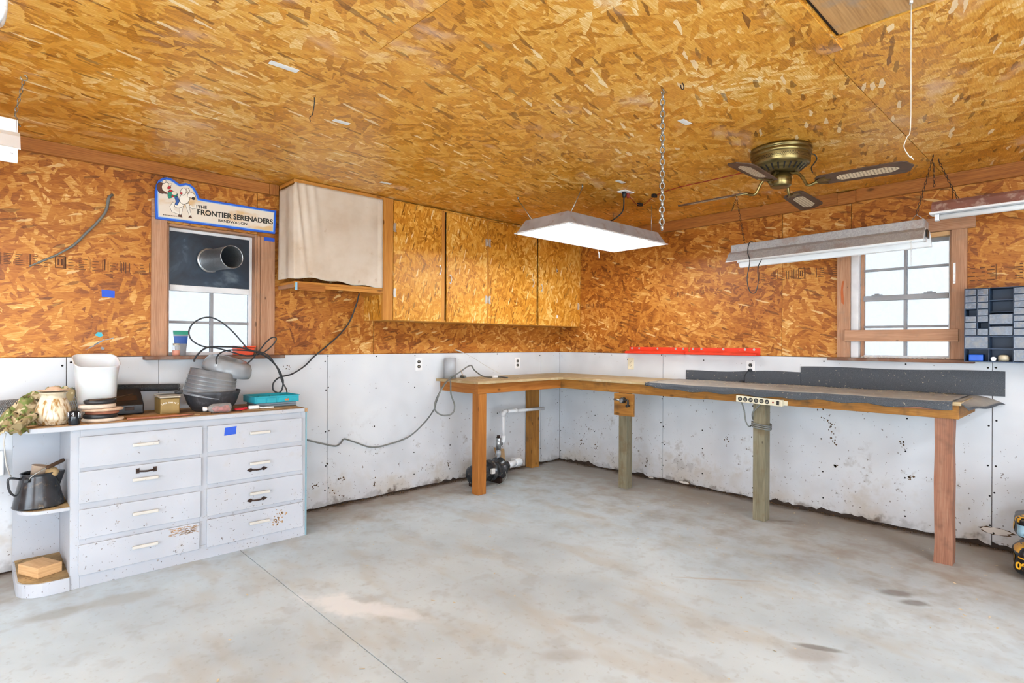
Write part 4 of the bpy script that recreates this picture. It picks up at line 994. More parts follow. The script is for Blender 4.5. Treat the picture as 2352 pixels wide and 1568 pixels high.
m = MB(TM); shell(m, A-.012, B-.012, a2, b2_, .0, hh); m.build('housing', M['dusty_metal'], tf)
m = MB(TM); shell(m, A-.016, B-.016, a2-.006, b2_-.006, .002, hh-.006, True); m.build('reflector', M['reflector'], tf)
m = MB(TM)
for q in (((-A, -B, -.004), (A, -B+.016, .004)), ((-A, B-.016, -.004), (A, B, .004)), ((-A, -B+.016, -.004), (-A+.016, B-.016, .004)), ((A-.016, -B+.016, -.004), (A, B-.016, .004))): m.box(*q)
m.build('rim', M['white_metal'], tf, bevel=.002)
MB(TM).prism([(-.045, .094), (-.03, .06), (.03, .06), (.045, .094)], 0, -.55, .55).build('ballast_cover', M['reflector'], tf)
for s_ in (-1, 1):
    MB(TM).cyl(V(-.54, s_*.125, .045), V(.54, s_*.125, .045), .0165, seg=10).build('tube', M['tube_lit'], tf)
    for e in (-1, 1): MB(TM).box((e*.54-.0 if e > 0 else -.553, s_*.125-.014, .025), (.553 if e > 0 else -.54, s_*.125+.014, .09)).build('lamp_holder', M['white_metal'], tf)
pz = TM @ V(-.28, -.28, 0); m = MB().tube(spline([pz, pz+V(.002, 0, -.09), pz+V(-.003, .004, -.15), pz+V(.006, 0, -.2)], 6), .0018, 6).tube([pz+V(.004, 0, -.17), pz+V(.007, 0, -.215)], [.003, .0045], 8)
m.build('pull_string', M['white_cable'], tf)
for px, tp in (((1338, 424), (-.50, -.20)), ((1190, 452), (-.50, .2))):
    c0 = FZ(px[0], px[1], HC); e0 = TM @ V(tp[0], tp[1], hh)
    st = MB().cyl(c0, c0+V(0, 0, -.02), .006, seg=8).tube([c0+V(0, 0, -.02), e0], .0035, 6); st.build('hanging_strap', M['galv'], tf)
for tp in ((.50, -.2), (.50, .2)):
    e0 = TM @ V(tp[0], tp[1], hh); MB().tube([V(e0.x, e0.y, HC-.0005), e0], .0025, 6).build('hanging_wire', M['galv'], tf)

# ceiling outlet with the fixture's plug, and red wires
co = FZ(1437, 440, HC)
po = thing('ceiling_outlet', 'white ceiling outlet plate with a black plug in it', 'outlet', co)
MB().box((co.x-.06, co.y-.04, HC-.008), (co.x+.06, co.y+.04, HC-.0005)).build('plate', M['white_plastic'], po, bevel=.003)
MB().cyl(V(co.x-.02, co.y, HC-.008), V(co.x-.02, co.y, HC-.05), .017, .012, 12).build('plug', M['black_plastic'], po); part(MB().cyl(V(co.x+.025, co.y, HC-.008), V(co.x+.028, co.y-.004, HC-.045), .014, .010, 12).build('plug', M['red_cable'], po), 'red plug')
part(MB().tube(spline([V(co.x-.02, co.y, HC-.05), V(co.x-.03, co.y, HC-.14), V(co.x-.09, co.y, HC-.20), TM @ V(.05, -.1, hh+.03), TM @ V(-.1, -.1, hh+.004)], 8), .0052, 8).build('power_cord', M['black_cable'], tf), 'black power cord')
rw = [FZ(1446, 452, HC-.05), FZ(1462, 468, HC-.03), FZ(1478, 470, HC-.012), FZ(1508, 448, HC-.006), FZ(1560, 430, HC-.006), FZ(1640, 412, HC-.006), FZ(1726, 392, HC-.006)]
tag(MB().tube(spline(rw, 6), .0032, 6).build('red_wire', M['red_cable']), 'thin red wire stapled across the ceiling to the fan', 'wire')
for k, q in enumerate(((1470, 470), (1503, 450))):
    p_ = FZ(*q, HC-.014); tag(MB().box((p_.x-.022, p_.y-.014, p_.z-.012), (p_.x+.022, p_.y+.014, HC-.0005)).build('wire_clip', M['black_plastic'], bevel=.003), ('black clip on the red ceiling wire nearest the outlet', 'black clip on the red ceiling wire behind the heavy chain')[k], 'clip')

# ------------------------------------------------------------------ ceiling fan
FC = V(-1.33, -2.94, HC)
fan = thing('ceiling_fan', 'antique brass four-blade ceiling fan mounted flush on the ceiling', 'fan', FC)
def lt(prof, nm, mt, seg=48): return MB().lathe([(r, z) for r, z in prof], (FC.x, FC.y, 0), seg=seg).build(nm, M[mt], fan)
lt([(.155, HC-.0005), (.168, HC-.002), (.169, HC-.018), (.163, HC-.022), (.163, HC-.027), (.168, HC-.031), (.167, HC-.046), (.161, HC-.050)], 'canopy_ring', 'brass')
lt([(.161, HC-.050), (.160, HC-.094), (.154, HC-.104), (.140, HC-.110)], 'motor_housing', 'brass')
lt([(.140, HC-.110), (.100, HC-.142), (.075, HC-.146), (0, HC-.146)], 'lower_cone', 'brass')
lt([(0, HC-.146), (.05, HC-.146), (.05, HC-.158), (.058, HC-.16), (.06, HC-.185), (.058, HC-.218), (.05, HC-.226), (.02, HC-.229), (0, HC-.229)], 'hub', 'brass')
for k in range(24):
    a = 2*math.pi*k/24; u = V(math.cos(a), math.sin(a), 0); t = V(-math.sin(a), math.cos(a), 0); p0 = V(FC.x, FC.y, HC-.1115)+u*.137; p1 = V(FC.x, FC.y, HC-.1405)+u*.104
    nn = V(u.x*.66, u.y*.66, -.75)*.0012
    MB().hexa([p0-t*.005, p0+t*.005, p1+t*.0035, p1-t*.0035, p0-t*.005+nn, p0+t*.005+nn, p1+t*.0035+nn, p1-t*.0035+nn]).build('vent_slot', M['hole'], fan)
m = MB()
for k in range(110):
    a = 2*math.pi*k/110; u = V(math.cos(a), math.sin(a), 0); t = V(-math.sin(a), math.cos(a), 0)
    for j, dz in enumerate((.064, .072, .080)):
        aa = a+(math.pi/110 if j == 1 else 0); u = V(math.cos(aa), math.sin(aa), 0); t = V(-math.sin(aa), math.cos(aa), 0)
        c = V(FC.x, FC.y, HC-dz)+u*.1612; i = m.add([c-t*.0025, c-V(0, 0, .0028), c+t*.0025, c+V(0, 0, .0028)]); m.face((i, i+1, i+2, i+3), [(0, 0)]*4)
pb = m.build('perforated_band', M['hole'], fan); pb['kind'] = 'stuff'
BZ = 2.262
blade_poly = [(.195, -.035), (.21, -.052), (.235, -.060), (.56, -.072), (.61, -.070), (.635, -.056), (.642, -.035), (.66, 0), (.642, .035), (.635, .056), (.61, .070), (.56, .072), (.235, .060), (.21, .052), (.195, .035)]
cane_poly = [(.30, -.012), (.32, -.030), (.55, -.034), (.58, -.018), (.595, 0), (.58, .018), (.55, .034), (.32, .030), (.30, .012)]
for k in range(4):
    ang = math.radians(3+90*k)
    BM = Matrix.Translation((FC.x, FC.y, BZ)) @ Matrix.Rotation(ang, 4, 'Z') @ Matrix.Rotation(math.radians(1.0), 4, 'Y') @ Matrix.Rotation(math.radians(-11), 4, 'X')
    bl = MB(BM); bl.prism(blade_poly, 2, -.003, .003, grain=0); b_ = bl.build('blade', M['fanwood'], fan, bevel=.0015)
    MB(BM).prism(cane_poly, 2, -.0042, -.0031).build('cane_insert', M['cane'], b_)
    R_ = Matrix.Translation((FC.x, FC.y, 0)) @ Matrix.Rotation(ang, 4, 'Z')
    ar = MB(R_).tube(spline([(.05, 0, HC-.150), (.09, 0, HC-.160), (.12, 0, HC-.19), (.15, .0, BZ-.020), (.20, 0, BZ-.010)], 5), .0085, 8)
    ar.M = BM; ar.prism([(.19, -.012), (.215, -.034), (.25, -.040), (.235, -.018), (.27, 0), (.235, .018), (.25, .040), (.215, .034), (.19, .012)], 2, -.008, -.0032)
    ar.build('blade_arm', M['brass'], fan)
loop = [FC+V(.165*math.cos(a)+dx_, .165*math.sin(a)+dy_, z) for a, dx_, dy_, z in ((-.85, 0, 0, -.03), (-.85, .02, -.02, -.035), (-.85, .03, -.03, -.06), (-.85, .015, -.02, -.09), (-.85, .0, -.01, -.115), (-.85, -.01, -.02, -.15))]
tag(MB().tube(spline(loop, 6), .0035, 6).build('fan_wire', M['black_cable']), 'short black wire looped beside the brass fan housing', 'wire')

# ------------------------------------------------------------------ unlit shop light along the right wall
def shop_light(name, label, M4, length, housing, inner, lit=None, group=None):
    t = thing(name, label, 'light fixture', M4.translation, group)
    h = length/2; mm = lambda: MB(M4)
    mm().box((-h, -.058, .028), (h, .058, .088)).build('channel', housing, t, bevel=.003)
    for s_ in (-1, 1):
        P_ = [(s_*.058, .030), (s_*.085, .008), (s_*.118, -.048), (s_*.128, -.052), (s_*.128, -.056), (s_*.115, -.052), (s_*.08, .003), (s_*.055, .024)]
        q = mm(); q.prism(P_, 0, -h-.01, h+.01); o = q.build('reflector_wing', inner, t)
        q = mm(); q.prism([(s_*.059, .0305), (s_*.086, .0085), (s_*.119, -.0475), (s_*.1195, -.0470), (s_*.0867, .0095), (s_*.0597, .0315)], 0, -h-.01, h+.01); q.build('wing_outside', housing, t)
        mm().cyl(V(-h+.02, s_*.045, -.012), V(h-.02, s_*.045, -.012), .0185, seg=10).build('tube', M[lit] if lit else M['tube_off'], t)
        for e in (-1, 1):
            mm().box((e*(h-.02), s_*.045-.014, -.034), (e*(h-.006), s_*.045+.014, .028)).build('lamp_holder', M['white_metal'], t, bevel=.002)
    mm().box((-h+.02, -.056, .024), (h-.02, .056, .0285)).build('inner_plate', inner, t)
    for e in (-1, 1): mm().box((e*h, -.056, .03), (e*(h+.003), .056, .086)).build('end_cap', housing, t)
    return t
SM = Matrix.Translation((-.545, -2.90, 1.995)) @ Matrix.Rotation(math.radians(90), 4, 'Z') @ Matrix.Rotation(math.radians(.8), 4, 'Y') @ Matrix.Rotation(math.radians(4), 4, 'X')
sl = shop_light('shop_light', 'unlit steel shop light hung on chains in front of the right window', SM, 1.22, M['shop_metal'], M['reflector'])
part(MB(SM).prism([(-.035, -.02), (.03, -.02), (.03, .02), (.01, .03), (-.035, .02)], 0, -.622, -.614).build('end_socket', M['black_plastic'], sl), 'black end socket')
def hang(parent, top, bot, mat=M['rustchain'], pitch=.020): chain(parent, top, bot, pitch, .0017, .013, mat, .4)
p1 = SM @ V(.53, 0, .09); p2 = SM @ V(-.56, 0, .09)
c1 = FZ(1692, 449, HC); eyehook(sl, c1, M['rustchain'], .008); hang(sl, c1+V(0, 0, -.015), p1); hang(sl, c1+V(-.004, .004, -.03), c1+V(-.02, .03, -.12))
c2 = FZ(2143, 355, HC); eyehook(sl, c2, M['rustchain'], .008); hang(sl, c2+V(0, 0, -.015), p2+V(0, 0, .04)); hang(sl, c2+V(-.004, -.004, -.05), c2+V(-.006, -.008, -.20))
MB().tube([p2+V(0, .03, 0), p2+V(0, 0, .045), p2+V(0, -.05, 0)], .0022, 6).build('wire_bail', M['galv'], sl)
p3 = SM @ V(-.55, .08, -.04); MB().tube(spline([p3, p3+V(0, 0, -.09), p3+V(.002, 0, -.16)], 4), .0016, 6).build('pull_string', M['white_cable'], sl)
cq = [SM @ V(.44, -.02, .092), SM @ V(.46, .07, .09), SM @ V(.462, .10, .01), WR(1722, 600, -.67), WR(1716, 640, -.66), WR(1722, 668, -.66), WR(1734, 672, -.655), WR(1741, 650, -.65), WR(1741, 615, -.60), SM @ V(.40, .0, -.035)]
part(MB().tube(spline(cq, 6), .0034, 8).build('power_cord', M['black_cable'], sl), 'black cord looped over the end')
cq = [SM @ V(.50, -.05, .093), SM @ V(.58, -.06, .092), SM @ V(.622, -.03, .085), SM @ V(.626, 0, .06)]
# strip light running out of the frame on the right
stl = thing('strip_light', 'narrow rust-brown strip light at the right edge by the window', 'light fixture', (-.5, -4.13, 2.13))
MB().prism([(-.545, 2.138), (-.455, 2.138), (-.47, 2.185), (-.485, 2.205), (-.515, 2.205), (-.53, 2.185)], 1, -4.74, -3.535).build('housing', M['rust_housing'], stl)
MB().prism([(-.552, 2.125), (-.448, 2.125), (-.448, 2.1375), (-.552, 2.1375)], 1, -4.745, -3.525).build('reflector_plate', M['white_metal'], stl, bevel=.003)
MB().cyl(V(-.5, -4.70, 2.108), V(-.5, -3.575, 2.108), .016, seg=12).build('tube', M['tube_off'], stl)
for e in (-3.56, -4.715): MB().box((-.516, e-.012, 2.088), (-.484, e+.012, 2.125)).build('lamp_holder', M['white_metal'], stl, bevel=.002)
c3 = FZ(2156, 364, HC); eyehook(stl, c3, M['rustchain'], .008); hang(stl, c3+V(0, 0, -.015), V(-.5, -3.66, 2.206)); hang(stl, V(-.5, -4.6, HC-.002), V(-.5, -4.6, 2.206))
# lit shop light at the left edge of the frame
LM = Matrix.Translation((-5.305, -1.02, 2.175)) @ Matrix.Rotation(math.radians(180), 4, 'Z')
ll = shop_light('shop_light', 'white lit shop light cut off by the left edge of the picture', LM, 1.22, M['white_metal'], M['reflector'], 'tube_lit')
c4 = FZ(55, 172, HC); eyehook(ll, c4, M['chain'], .012); hang(ll, c4+V(0, 0, -.022), V(-4.70, -1.03, 2.29), M['chain'], .022)
MB().tube(spline([(-4.70, -1.03, 2.29), (-4.692, -1.035, 2.28), (-4.69, -1.04, 2.262), (-4.682, -1.045, 2.245)], 4), .003, 6).build('s_hook', M['chain'], ll)
hang(ll, V(-5.86, -1.02, HC-.002), V(-5.86, -1.02, 2.265), M['chain'], .022)
# unseen shop lights added behind the camera as fill
for k, (x, y, rz) in enumerate(((-6.9, -3.6, 0), (-2.0, -5.3, 0), (-6.0, -6.2, 0))):
    o = shop_light('shop_light', ('unseen fill light added behind the viewer near the side door', 'unseen fill light added behind the viewer near the right wall', 'unseen fill light added behind the viewer near the back door')[k], Matrix.Translation((x, y, 2.175)) @ Matrix.Rotation(rz, 4, 'Z'), 1.22, M['white_metal'], M['reflector'], 'tube_rear', 'added fill lights out of view')
    for e in (-.55, .55): hang(o, V(x+e, y, HC-.002), V(x+e, y, 2.265), M['chain'], .03)
# white J hook at the top left
jh = FZ(0, 44, 2.36); h0 = V(-4.775, -1.80, HC)
tag(MB().tube(spline([(-4.757, -1.80, HC-.0008), (-4.757, -1.79, 2.42), (-4.763, -1.775, 2.375), (-4.772, -1.78, 2.355), (-4.775, -1.81, 2.352), (-4.766, -1.845, 2.365), (-4.758, -1.855, 2.39)], 6), .011, 10).build('utility_hook', M['white_plastic']), 'white plastic utility hook in the ceiling at the top left corner', 'hook')
# paper stickers and odds on the ceiling
for k, (q, lab) in enumerate((((652, 153), 'largest white paper label stapled to the ceiling at upper left'), ((784, 280), 'white paper label on the ceiling above the canvas curtain'), ((886, 420), 'small white label on the ceiling near the cupboard top'), ((1573, 280), 'white label on the ceiling beside the heavy chain'), ((1425, 417), 'small white label on the ceiling by the outlet plate'))):
    p_ = FZ(*q, HC); a = .06 if k == 0 else .045
    tag(MB().hexa([(p_.x-a, p_.y-.018, HC-.0012), (p_.x+a, p_.y-.018, HC-.0012), (p_.x+a, p_.y+.018, HC-.0012), (p_.x-a, p_.y+.018, HC-.0012), (p_.x-a, p_.y-.018, HC-.0004), (p_.x+a, p_.y-.018, HC-.0004), (p_.x+a, p_.y+.018, HC-.0004), (p_.x-a, p_.y+.018, HC-.0004)]).build('paper_label', M['sticker']), lab, 'label')
q0 = FZ(722, 224, HC); tag(MB().tube(spline([q0, q0+V(0, 0, -.03), q0+V(.005, .03, -.07), q0+V(.005, .06, -.075), q0+V(.02, .09, -.085)], 5), .0022, 6).build('wire_end', M['black_cable']), 'short black wire poking out of the ceiling at upper left', 'wire')

# ------------------------------------------------------------------ fittings on the walls
def outlet(label, wall, a, z, plate='white_plastic', dark=True, plugged=False):
    # local: u along wall, facing into room
    if wall == 'L': Mx = basis((a, -.0005, z), (1, 0, 0), (0, 0, 1))
    else: Mx = basis((-.0005, a, z), (0, -1, 0), (0, 0, 1))
    t = thing('wall_outlet', label, 'outlet', Mx.translation)
    MB(Mx).box((-.036, -.058, 0), (.036, .058, .005)).build('cover_plate', M[plate], t, bevel=.002)
    for s_ in (-1, 1):
        c = s_*.0215; r = .0165
        pts = [(r*math.cos(q), c+max(-.0135, min(.0135, r*math.sin(q)))) for q in [2*math.pi*k/20 for k in range(20)]]
        so = MB(Mx).prism(pts, 2, .005, .0068).build('socket', M['black_plastic' if dark else plate], t)
        m = MB(Mx)
        for sx in (-.006, .006): m.box((sx-.0012, c-.002, .0068), (sx+.0012, c+.006, .0072))
        m.cyl(V(0, c-.008, .0066), V(0, c-.008, .0072), .0022, seg=8); m.build('slots', M['ivory' if dark else 'hole'], so)
    MB(Mx).cyl(V(0, 0, .005), V(0, 0, .0062), .003, seg=8).build('screw', M['screw'], t)
    return t
p_ = WL(961.5, 836); outlet('white outlet with black sockets on the wall left of the bench', 'L', p_.x, p_.z)
p_ = WL(1188, 833.5); outlet('white outlet with black sockets above the short bench arm', 'L', p_.x, p_.z)
p_ = WR(1449.5, 835); outlet('ivory outlet under the first red tool rack', 'R', p_.y, p_.z, 'ivory', False)
p_ = WR(1724.5, 844); outlet('white outlet with a black plug behind the felt-covered bench', 'R', p_.y, p_.z)
py = p_.y
pg = thing('power_plug', 'black plug and cord in the outlet behind the bench', 'plug', (-.02, py, p_.z-.02))
MB().prism([(py-.013, p_.z-.032), (py+.013, p_.z-.032), (py+.013, p_.z-.010), (py-.013, p_.z-.010)], 0, -.036, -.0075).build('plug_body', M['black_plastic'], pg, bevel=.004)
MB().tube(spline([(-.034, py, p_.z-.022), (-.05, py+.01, p_.z-.035), (-.052, py+.03, p_.z-.07), (-.05, py+.035, TZ+.03), (-.06, py+.036, TZ+.017)], 5), .0045, 8).cyl(V(-.055, py+.036, TZ+.019), V(-.095, py+.046, TZ+.019), .011, .009, 10).build('cord', M['black_cable'], pg)

# red tool racks
def rack(label, ya, yb):
    t = thing('tool_rack', label, 'tool rack', (-.03, (ya+yb)/2, 1.22), 'red tool racks on the right wall')
    MB().box((-.003, yb, 1.222), (-.0008, ya, 1.285)).build('back_plate', M['red_paint'], t)
    MB().box((-.083, yb, 1.222), (-.080, ya, 1.238)).build('front_lip', M['red_paint'], t); MB().box((-.080, yb, 1.222), (-.066, ya, 1.2245)).box((-.022, yb, 1.222), (-.003, ya, 1.2245)).build('tray', M['red_paint'], t)
    n = int((ya-yb)/.036)
    for k in range(n+1):
        y = yb+.006+(ya-yb-.012)*k/n; MB().box((-.066, y-.006, 1.222), (-.022, y+.006, 1.2245)).build('tray_bar', M['red_paint'], t)
    MB().hexa([(-.083, yb, 1.238), (-.080, yb, 1.238), (-.080, ya, 1.238), (-.083, ya, 1.238), (-.069, yb, 1.246), (-.066, yb, 1.246), (-.066, ya, 1.246), (-.069, ya, 1.246)]).build('lip_fold', M['red_paint'], t)
    for f in (.08, .2, .5, .82, .95):
        y = yb+(ya-yb)*f; MB().cyl(V(-.003, y, 1.272), V(-.007, y, 1.272), .010, seg=14).build('screw', M['screw'], t)
    return t
rack('red steel tool rack left of the pair above the ivory outlet', -.945, -1.60)
rack('red steel tool rack right of the pair, nearer the window', -1.615, -2.265)

# tap on its wooden plate at the front of the bench
vp = thing('valve_plate', 'wooden plate with a black and chrome valve on the bench front', 'valve', (-.62, -1.32, .674))
MB().box((-.628, -1.425, .674), (-.6075, -1.215, .873)).build('wood_plate', M['apron'], vp, bevel=.004)
MB().cyl(V(-.6285, -1.325, .815), V(-.668, -1.325, .815), .027, .024, 18).build('valve_body', M['black_plastic'], vp); MB().cyl(V(-.668, -1.325, .815), V(-.676, -1.325, .815), .018, seg=14).build('valve_face', M['galv'], vp)
MB().cyl(V(-.655, -1.30, .815), V(-.655, -1.235, .818), .010, .008, 12).build('chrome_spout', M['chain'], vp)
MB().tube(spline([(-.655, -1.345, .82), (-.665, -1.385, .82), (-.668, -1.395, .81), (-.668, -1.395, .775)], 4), .009, 8).build('crank_arm', M['black_plastic'], vp); MB().cyl(V(-.655, -1.395, .772), V(-.69, -1.395, .772), .012, seg=12).build('crank_knob', M['black_plastic'], vp)

# power strip and its wound cord
ps = thing('power_strip', 'beige six-socket power strip screwed to the bench front', 'power strip', (-.63, -2.52, .89))
PM = basis((-.6085, -2.355, .909), (0, -1, -.035), (0, -.035, 1))
MB(PM).box((0, -.024, 0), (.335, .024, .038)).build('body', M['ivory'], ps, bevel=.003); MB(PM).box((-.012, -.012, 0), (0, .012, .003)).box((.335, -.016, 0), (.362, .016, .003)).build('mount_ear', M['ivory'], ps)
for k in range(6):
    so = MB(PM).cyl(V(.032+k*.040, 0, .038), V(.032+k*.040, 0, .0395), .016, seg=18).build('socket', M['black_plastic'], ps)
    MB(PM).box((.032+k*.04-.008, .003, .0395), (.032+k*.04+.008, .0055, .040)).box((.032+k*.04-.008, -.0055, .0395), (.032+k*.04+.008, -.003, .040)).build('slots', M['ivory'], so)
MB(PM).box((.300, -.015, .038), (.318, .015, .044)).build('switch', M['black_plastic'], ps, bevel=.002)
MB(PM).cyl(V(.275, 0, .038), V(.275, 0, .043), .006, seg=12).build('fuse', M['red_cable'], ps)
lx, ly = -.52, -2.495
wnd = [V(-.63, -2.39, .885), V(-.605, -2.40, .82), V(-.60, -2.41, .74), V(-.59, -2.43, .70)]
for k in range(3):
    z = .695+.014*k
    for a in range(0, 360, 45): t = math.radians(a+110); wnd.append(V(lx+.067*math.cos(t)*(1.15 if a % 90 else 1), ly+.067*math.sin(t)*(1.15 if a % 90 else 1), z+.012*math.sin(t)))
wnd += [V(-.60, -2.46, .80), V(-.615, -2.50, .85), V(-.61, -2.53, .884)]
part(MB().tube(spline(wnd, 4), .0052, 8).build('cord', M['grey_cable'], ps), 'grey cord wound round a bench leg')

# parts organiser on the right wall
bn = thing('parts_organizer', 'dark blue wall organizer of small clear drawers right of the window', 'organizer', (-.09, -3.9, 1.215))
BX = -.168; gy = [-3.650, -3.712, -3.7705, -3.887, -3.949, -4.007, -4.15]; tops = [1.680, 1.637, 1.593, 1.551, 1.507, 1.4675, 1.4255, 1.3805]; rows2 = [(1.300, 1.375), (1.219, 1.295)]
def bx_(a, b, nm, mt='bin_blue', par=None, bev=.001): return MB().box(a, b).build(nm, M[mt], par or bn, bevel=bev)
bx_((BX, gy[0]-.003, 1.212), (-.026, gy[0]+.003, 1.684), 'side_panel'); bx_((BX, gy[-1]-.006, 1.212), (-.026, gy[-1], 1.684), 'side_panel')
bx_((BX, gy[-1], 1.680), (-.026, gy[0]-.003, 1.684), 'top_panel'); bx_((BX, gy[-1], 1.212), (-.026, gy[0]-.003, 1.218), 'bottom_panel'); bx_((-.026, gy[-1], 1.212), (-.0235, gy[0], 1.684), 'back_panel')
for y in gy[2:-1]: bx_((BX, y-.002, 1.218), (-.027, y+.002, 1.680), 'divider')
bx_((BX, gy[1]-.002, 1.3805), (-.027, gy[1]+.002, 1.680), 'divider'); bx_((BX, gy[4]-.002, 1.3805), (-.027, gy[4]+.002, 1.680), 'divider') if False else None
for z in (1.377, 1.297): bx_((BX, gy[-1], z-.003), (-.027, gy[0]-.003, z+.003), 'shelf')
def cell_drawer(y0_, y1_, z0_, z1_, nm='bin_drawer'):
    a, b, c, d = y1_+.004, y0_-.004, z0_+.003, z1_-.004
    o = MB().box((BX-.004, a, c), (BX+.1, b, d)).build(nm, M['bin_drawer'], bn, bevel=.001)
    m = MB(); f = .0022
    for q in (((BX-.0065, a, d-f), (BX-.0042, b, d)), ((BX-.0065, a, c), (BX-.0042, b, c+f)), ((BX-.0065, a, c+f), (BX-.0042, a+f, d-f)), ((BX-.0065, b-f, c+f), (BX-.0042, b, d-f))): m.box(*q)
    m.build('drawer_rim', M['drawer_rim'], o); return o
for col in (0, 1, 3, 4):
    for r in range(7):
        if r: bx_((BX, gy[col+1]+.002, tops[r]-.0015), (-.027, gy[col]-.003, tops[r]+.0015), 'shelf')
        if (col, r) in ((0, 3), (1, 5)): continue
        cell_drawer(gy[col], gy[col+1], tops[r+1], tops[r])
zz = [1.680, 1.603, 1.5285, 1.4525, 1.3805]
for r in range(4):
    if r: bx_((BX, gy[3]+.002, zz[r]-.002), (-.027, gy[2]-.002, zz[r]+.002), 'shelf')
    if r in (2, 3): cell_drawer(gy[2], gy[3], zz[r+1], zz[r]-.012)
cell_drawer(gy[0], gy[2], *rows2[0]); cell_drawer(gy[3], gy[5], *rows2[0]); cell_drawer(gy[3], gy[5], *rows2[1])
for r in range(2): cell_drawer(gy[5], gy[6], *rows2[r])
tag(MB().lathe([(.012, 0), (.024, -.004), (.028, .006), (.028, .024), (.024, .032), (.012, .030), (.012, 0)], (-.13, -3.838, 1.2236), (0.25, 0, 1), 24).build('tape_roll', M['glaze_plain']), 'grey-white tape roll in the organizer bottom cell', 'tape roll')
tag(MB().cyl(V(-.16, -3.793, 1.2335), V(-.157, -3.793, 1.2337), .0135, seg=18).build('metal_disc', M['white_plastic']), 'small white disc leaning in the organizer bottom cell', 'disc')
tag(MB().box((-.15, -3.74, 1.2185), (-.06, -3.668, 1.26)).build('blue_scraper', M['sign_blue'], bevel=.004), 'blue plastic piece in the organizer bottom left cell', 'scraper')
tag(MB().lathe([(0, 0), (.014, .002), (.018, .012), (.012, .026), (.004, .04), (0, .042)], (-.176, -3.679, 1.553), seg=12).build('plastic_baggie', M['smoky2']), 'clear bag of small parts hanging on the organizer', 'bag') if False else None

# ------------------------------------------------------------------ bags at the right edge
def bag(cx, cy, z0, rx, ry, h, label, seed, yaw):
    t = thing('plastic_bag', label, 'bag', (cx, cy, z0))
    def prof(u, v):
        a = 2*math.pi*u; s_ = max(0.0, 1-abs(2*v-1)**4.5)**.42
        n = .93+.09*mnoise.noise(Vector((math.cos(a)*2, math.sin(a)*2, v*3+seed)))
        e = (abs(math.cos(a))**4+abs(math.sin(a))**4)**(-1/4)
        x, y = rx*e*s_*n*math.cos(a), ry*e*s_*n*math.sin(a)
        c, s2 = math.cos(yaw), math.sin(yaw)
        return (cx+x*c-y*s2, cy+x*s2+y*c, z0+h*(v-.0)*(.97+.03*n))
    MB().grid(prof, 49, 21).build('sack', M['bag'], t)
    def on(u, v, off=.002):
        p = Vector(prof(u, v)); q = Vector((cx, cy, p.z)); d = (p-q); return p+d.normalized()*off
    def patch(u0, u1, v0, v1, mat, nm='print'): return MB().grid(lambda a, b: on(u0+(u1-u0)*a, v0+(v1-v0)*b), 9, 5).build(nm, mat, t)
    return t, on, patch
FB = (-.40, -4.10)
t, on, patch = bag(FB[0], FB[1], .001, .17, .20, .200, 'bottom black bag with yellow 09 print in the right-hand stack', 1, .1)
patch(.26, .62, .72, .93, M['bag_yellow'], 'yellow_band'); patch(.295, .325, .28, .62, M['bag_yellow'], 'yellow_label'); patch(.40, .44, .02+.1, .2, M['bag_yellow'], 'yellow_mark')
c_ = on(.37, .40, .005); d_ = on(.39, .40, .005)-on(.37, .40, .005)
lettering('09', .055, M['bag_yellow'], t, basis(on(.362, .30, .006), d_, (0, 0, 1)), bold=.002)
patch(.36, .47, .60, .64, M['bag_yellow'], 'yellow_line')
t, on, patch = bag(FB[0]+.02, FB[1]+.005, .203, .165, .195, .158, 'middle black bag with blue label in the right-hand stack', 2, .05)
patch(.33, .62, .70, .93, M['bag_yellow'], 'yellow_band'); patch(.355, .395, .22, .62, M['bag_blue'], 'blue_label'); patch(.405, .43, .22, .62, M['bag_yellow'], 'yellow_label'); patch(.285, .315, .35, .62, M['bag_yellow'], 'yellow_label')
t, on, patch = bag(FB[0]+.06, FB[1]-.03, .362, .14, .17, .150, 'top black bag in the right-hand stack', 3, -.1)
patch(.36, .44, .45, .7, M['bag_yellow'], 'yellow_label')

# ------------------------------------------------------------------ pump and white pipes under the bench
pm = thing('water_pump', 'black water pump motor lying on the floor under the bench', 'pump', (-1.33, -.29, 0))
PA = V(-1.56, -.33, .118)
ax = V(1, .12, .02).normalized()
MB().lathe([(0, 0), (.06, .0), (.082, .010), (.087, .03), (.087, .22), (.075, .225), (.075, .235), (.10, .24), (.10, .262), (.088, .27), (.088, .36), (.105, .37), (.105, .39), (.07, .41), (.05, .44), (.05, .49), (0, .49)], PA, ax, 32).build('motor_body', M['black_enamel'], pm)
part(MB().lathe([(.0885, .12), (.0885, .20)], PA, ax, 32).build('nameplate', M['steel_blade'], pm) if False else MB().box((-1.39, -.42, .12), (-1.35, -.398, .165)).build('nameplate', M['sticker'], pm), 'pale nameplate')
for dx_ in (.06, .32): MB().box((-1.56+dx_-.015, -.38, 0), (-1.56+dx_+.015, -.24, .05)).build('foot', M['dark_metal'], pm)
MB().tube(spline([(-1.18, -.37, .12), (-1.20, -.41, .06), (-1.26, -.42, .02), (-1.33, -.42, .012)], 5), .004, 6).build('wire', M['grey_cable'], pm)
pp = thing('pipe_run', 'white plastic pipe rising from the pump and turning along the wall', 'pipe', (-1.0, -.24, .2))
U_ = V(-1.185, -.28, .0)
MB().cyl(V(U_.x, U_.y, .20), V(U_.x, U_.y, .30), .0175, seg=14).build('riser', M['pvc_grey'], pp); MB().cyl(V(U_.x, U_.y, .245), V(U_.x, U_.y, .285), .024, seg=14).build('union', M['pvc_grey'], pp)
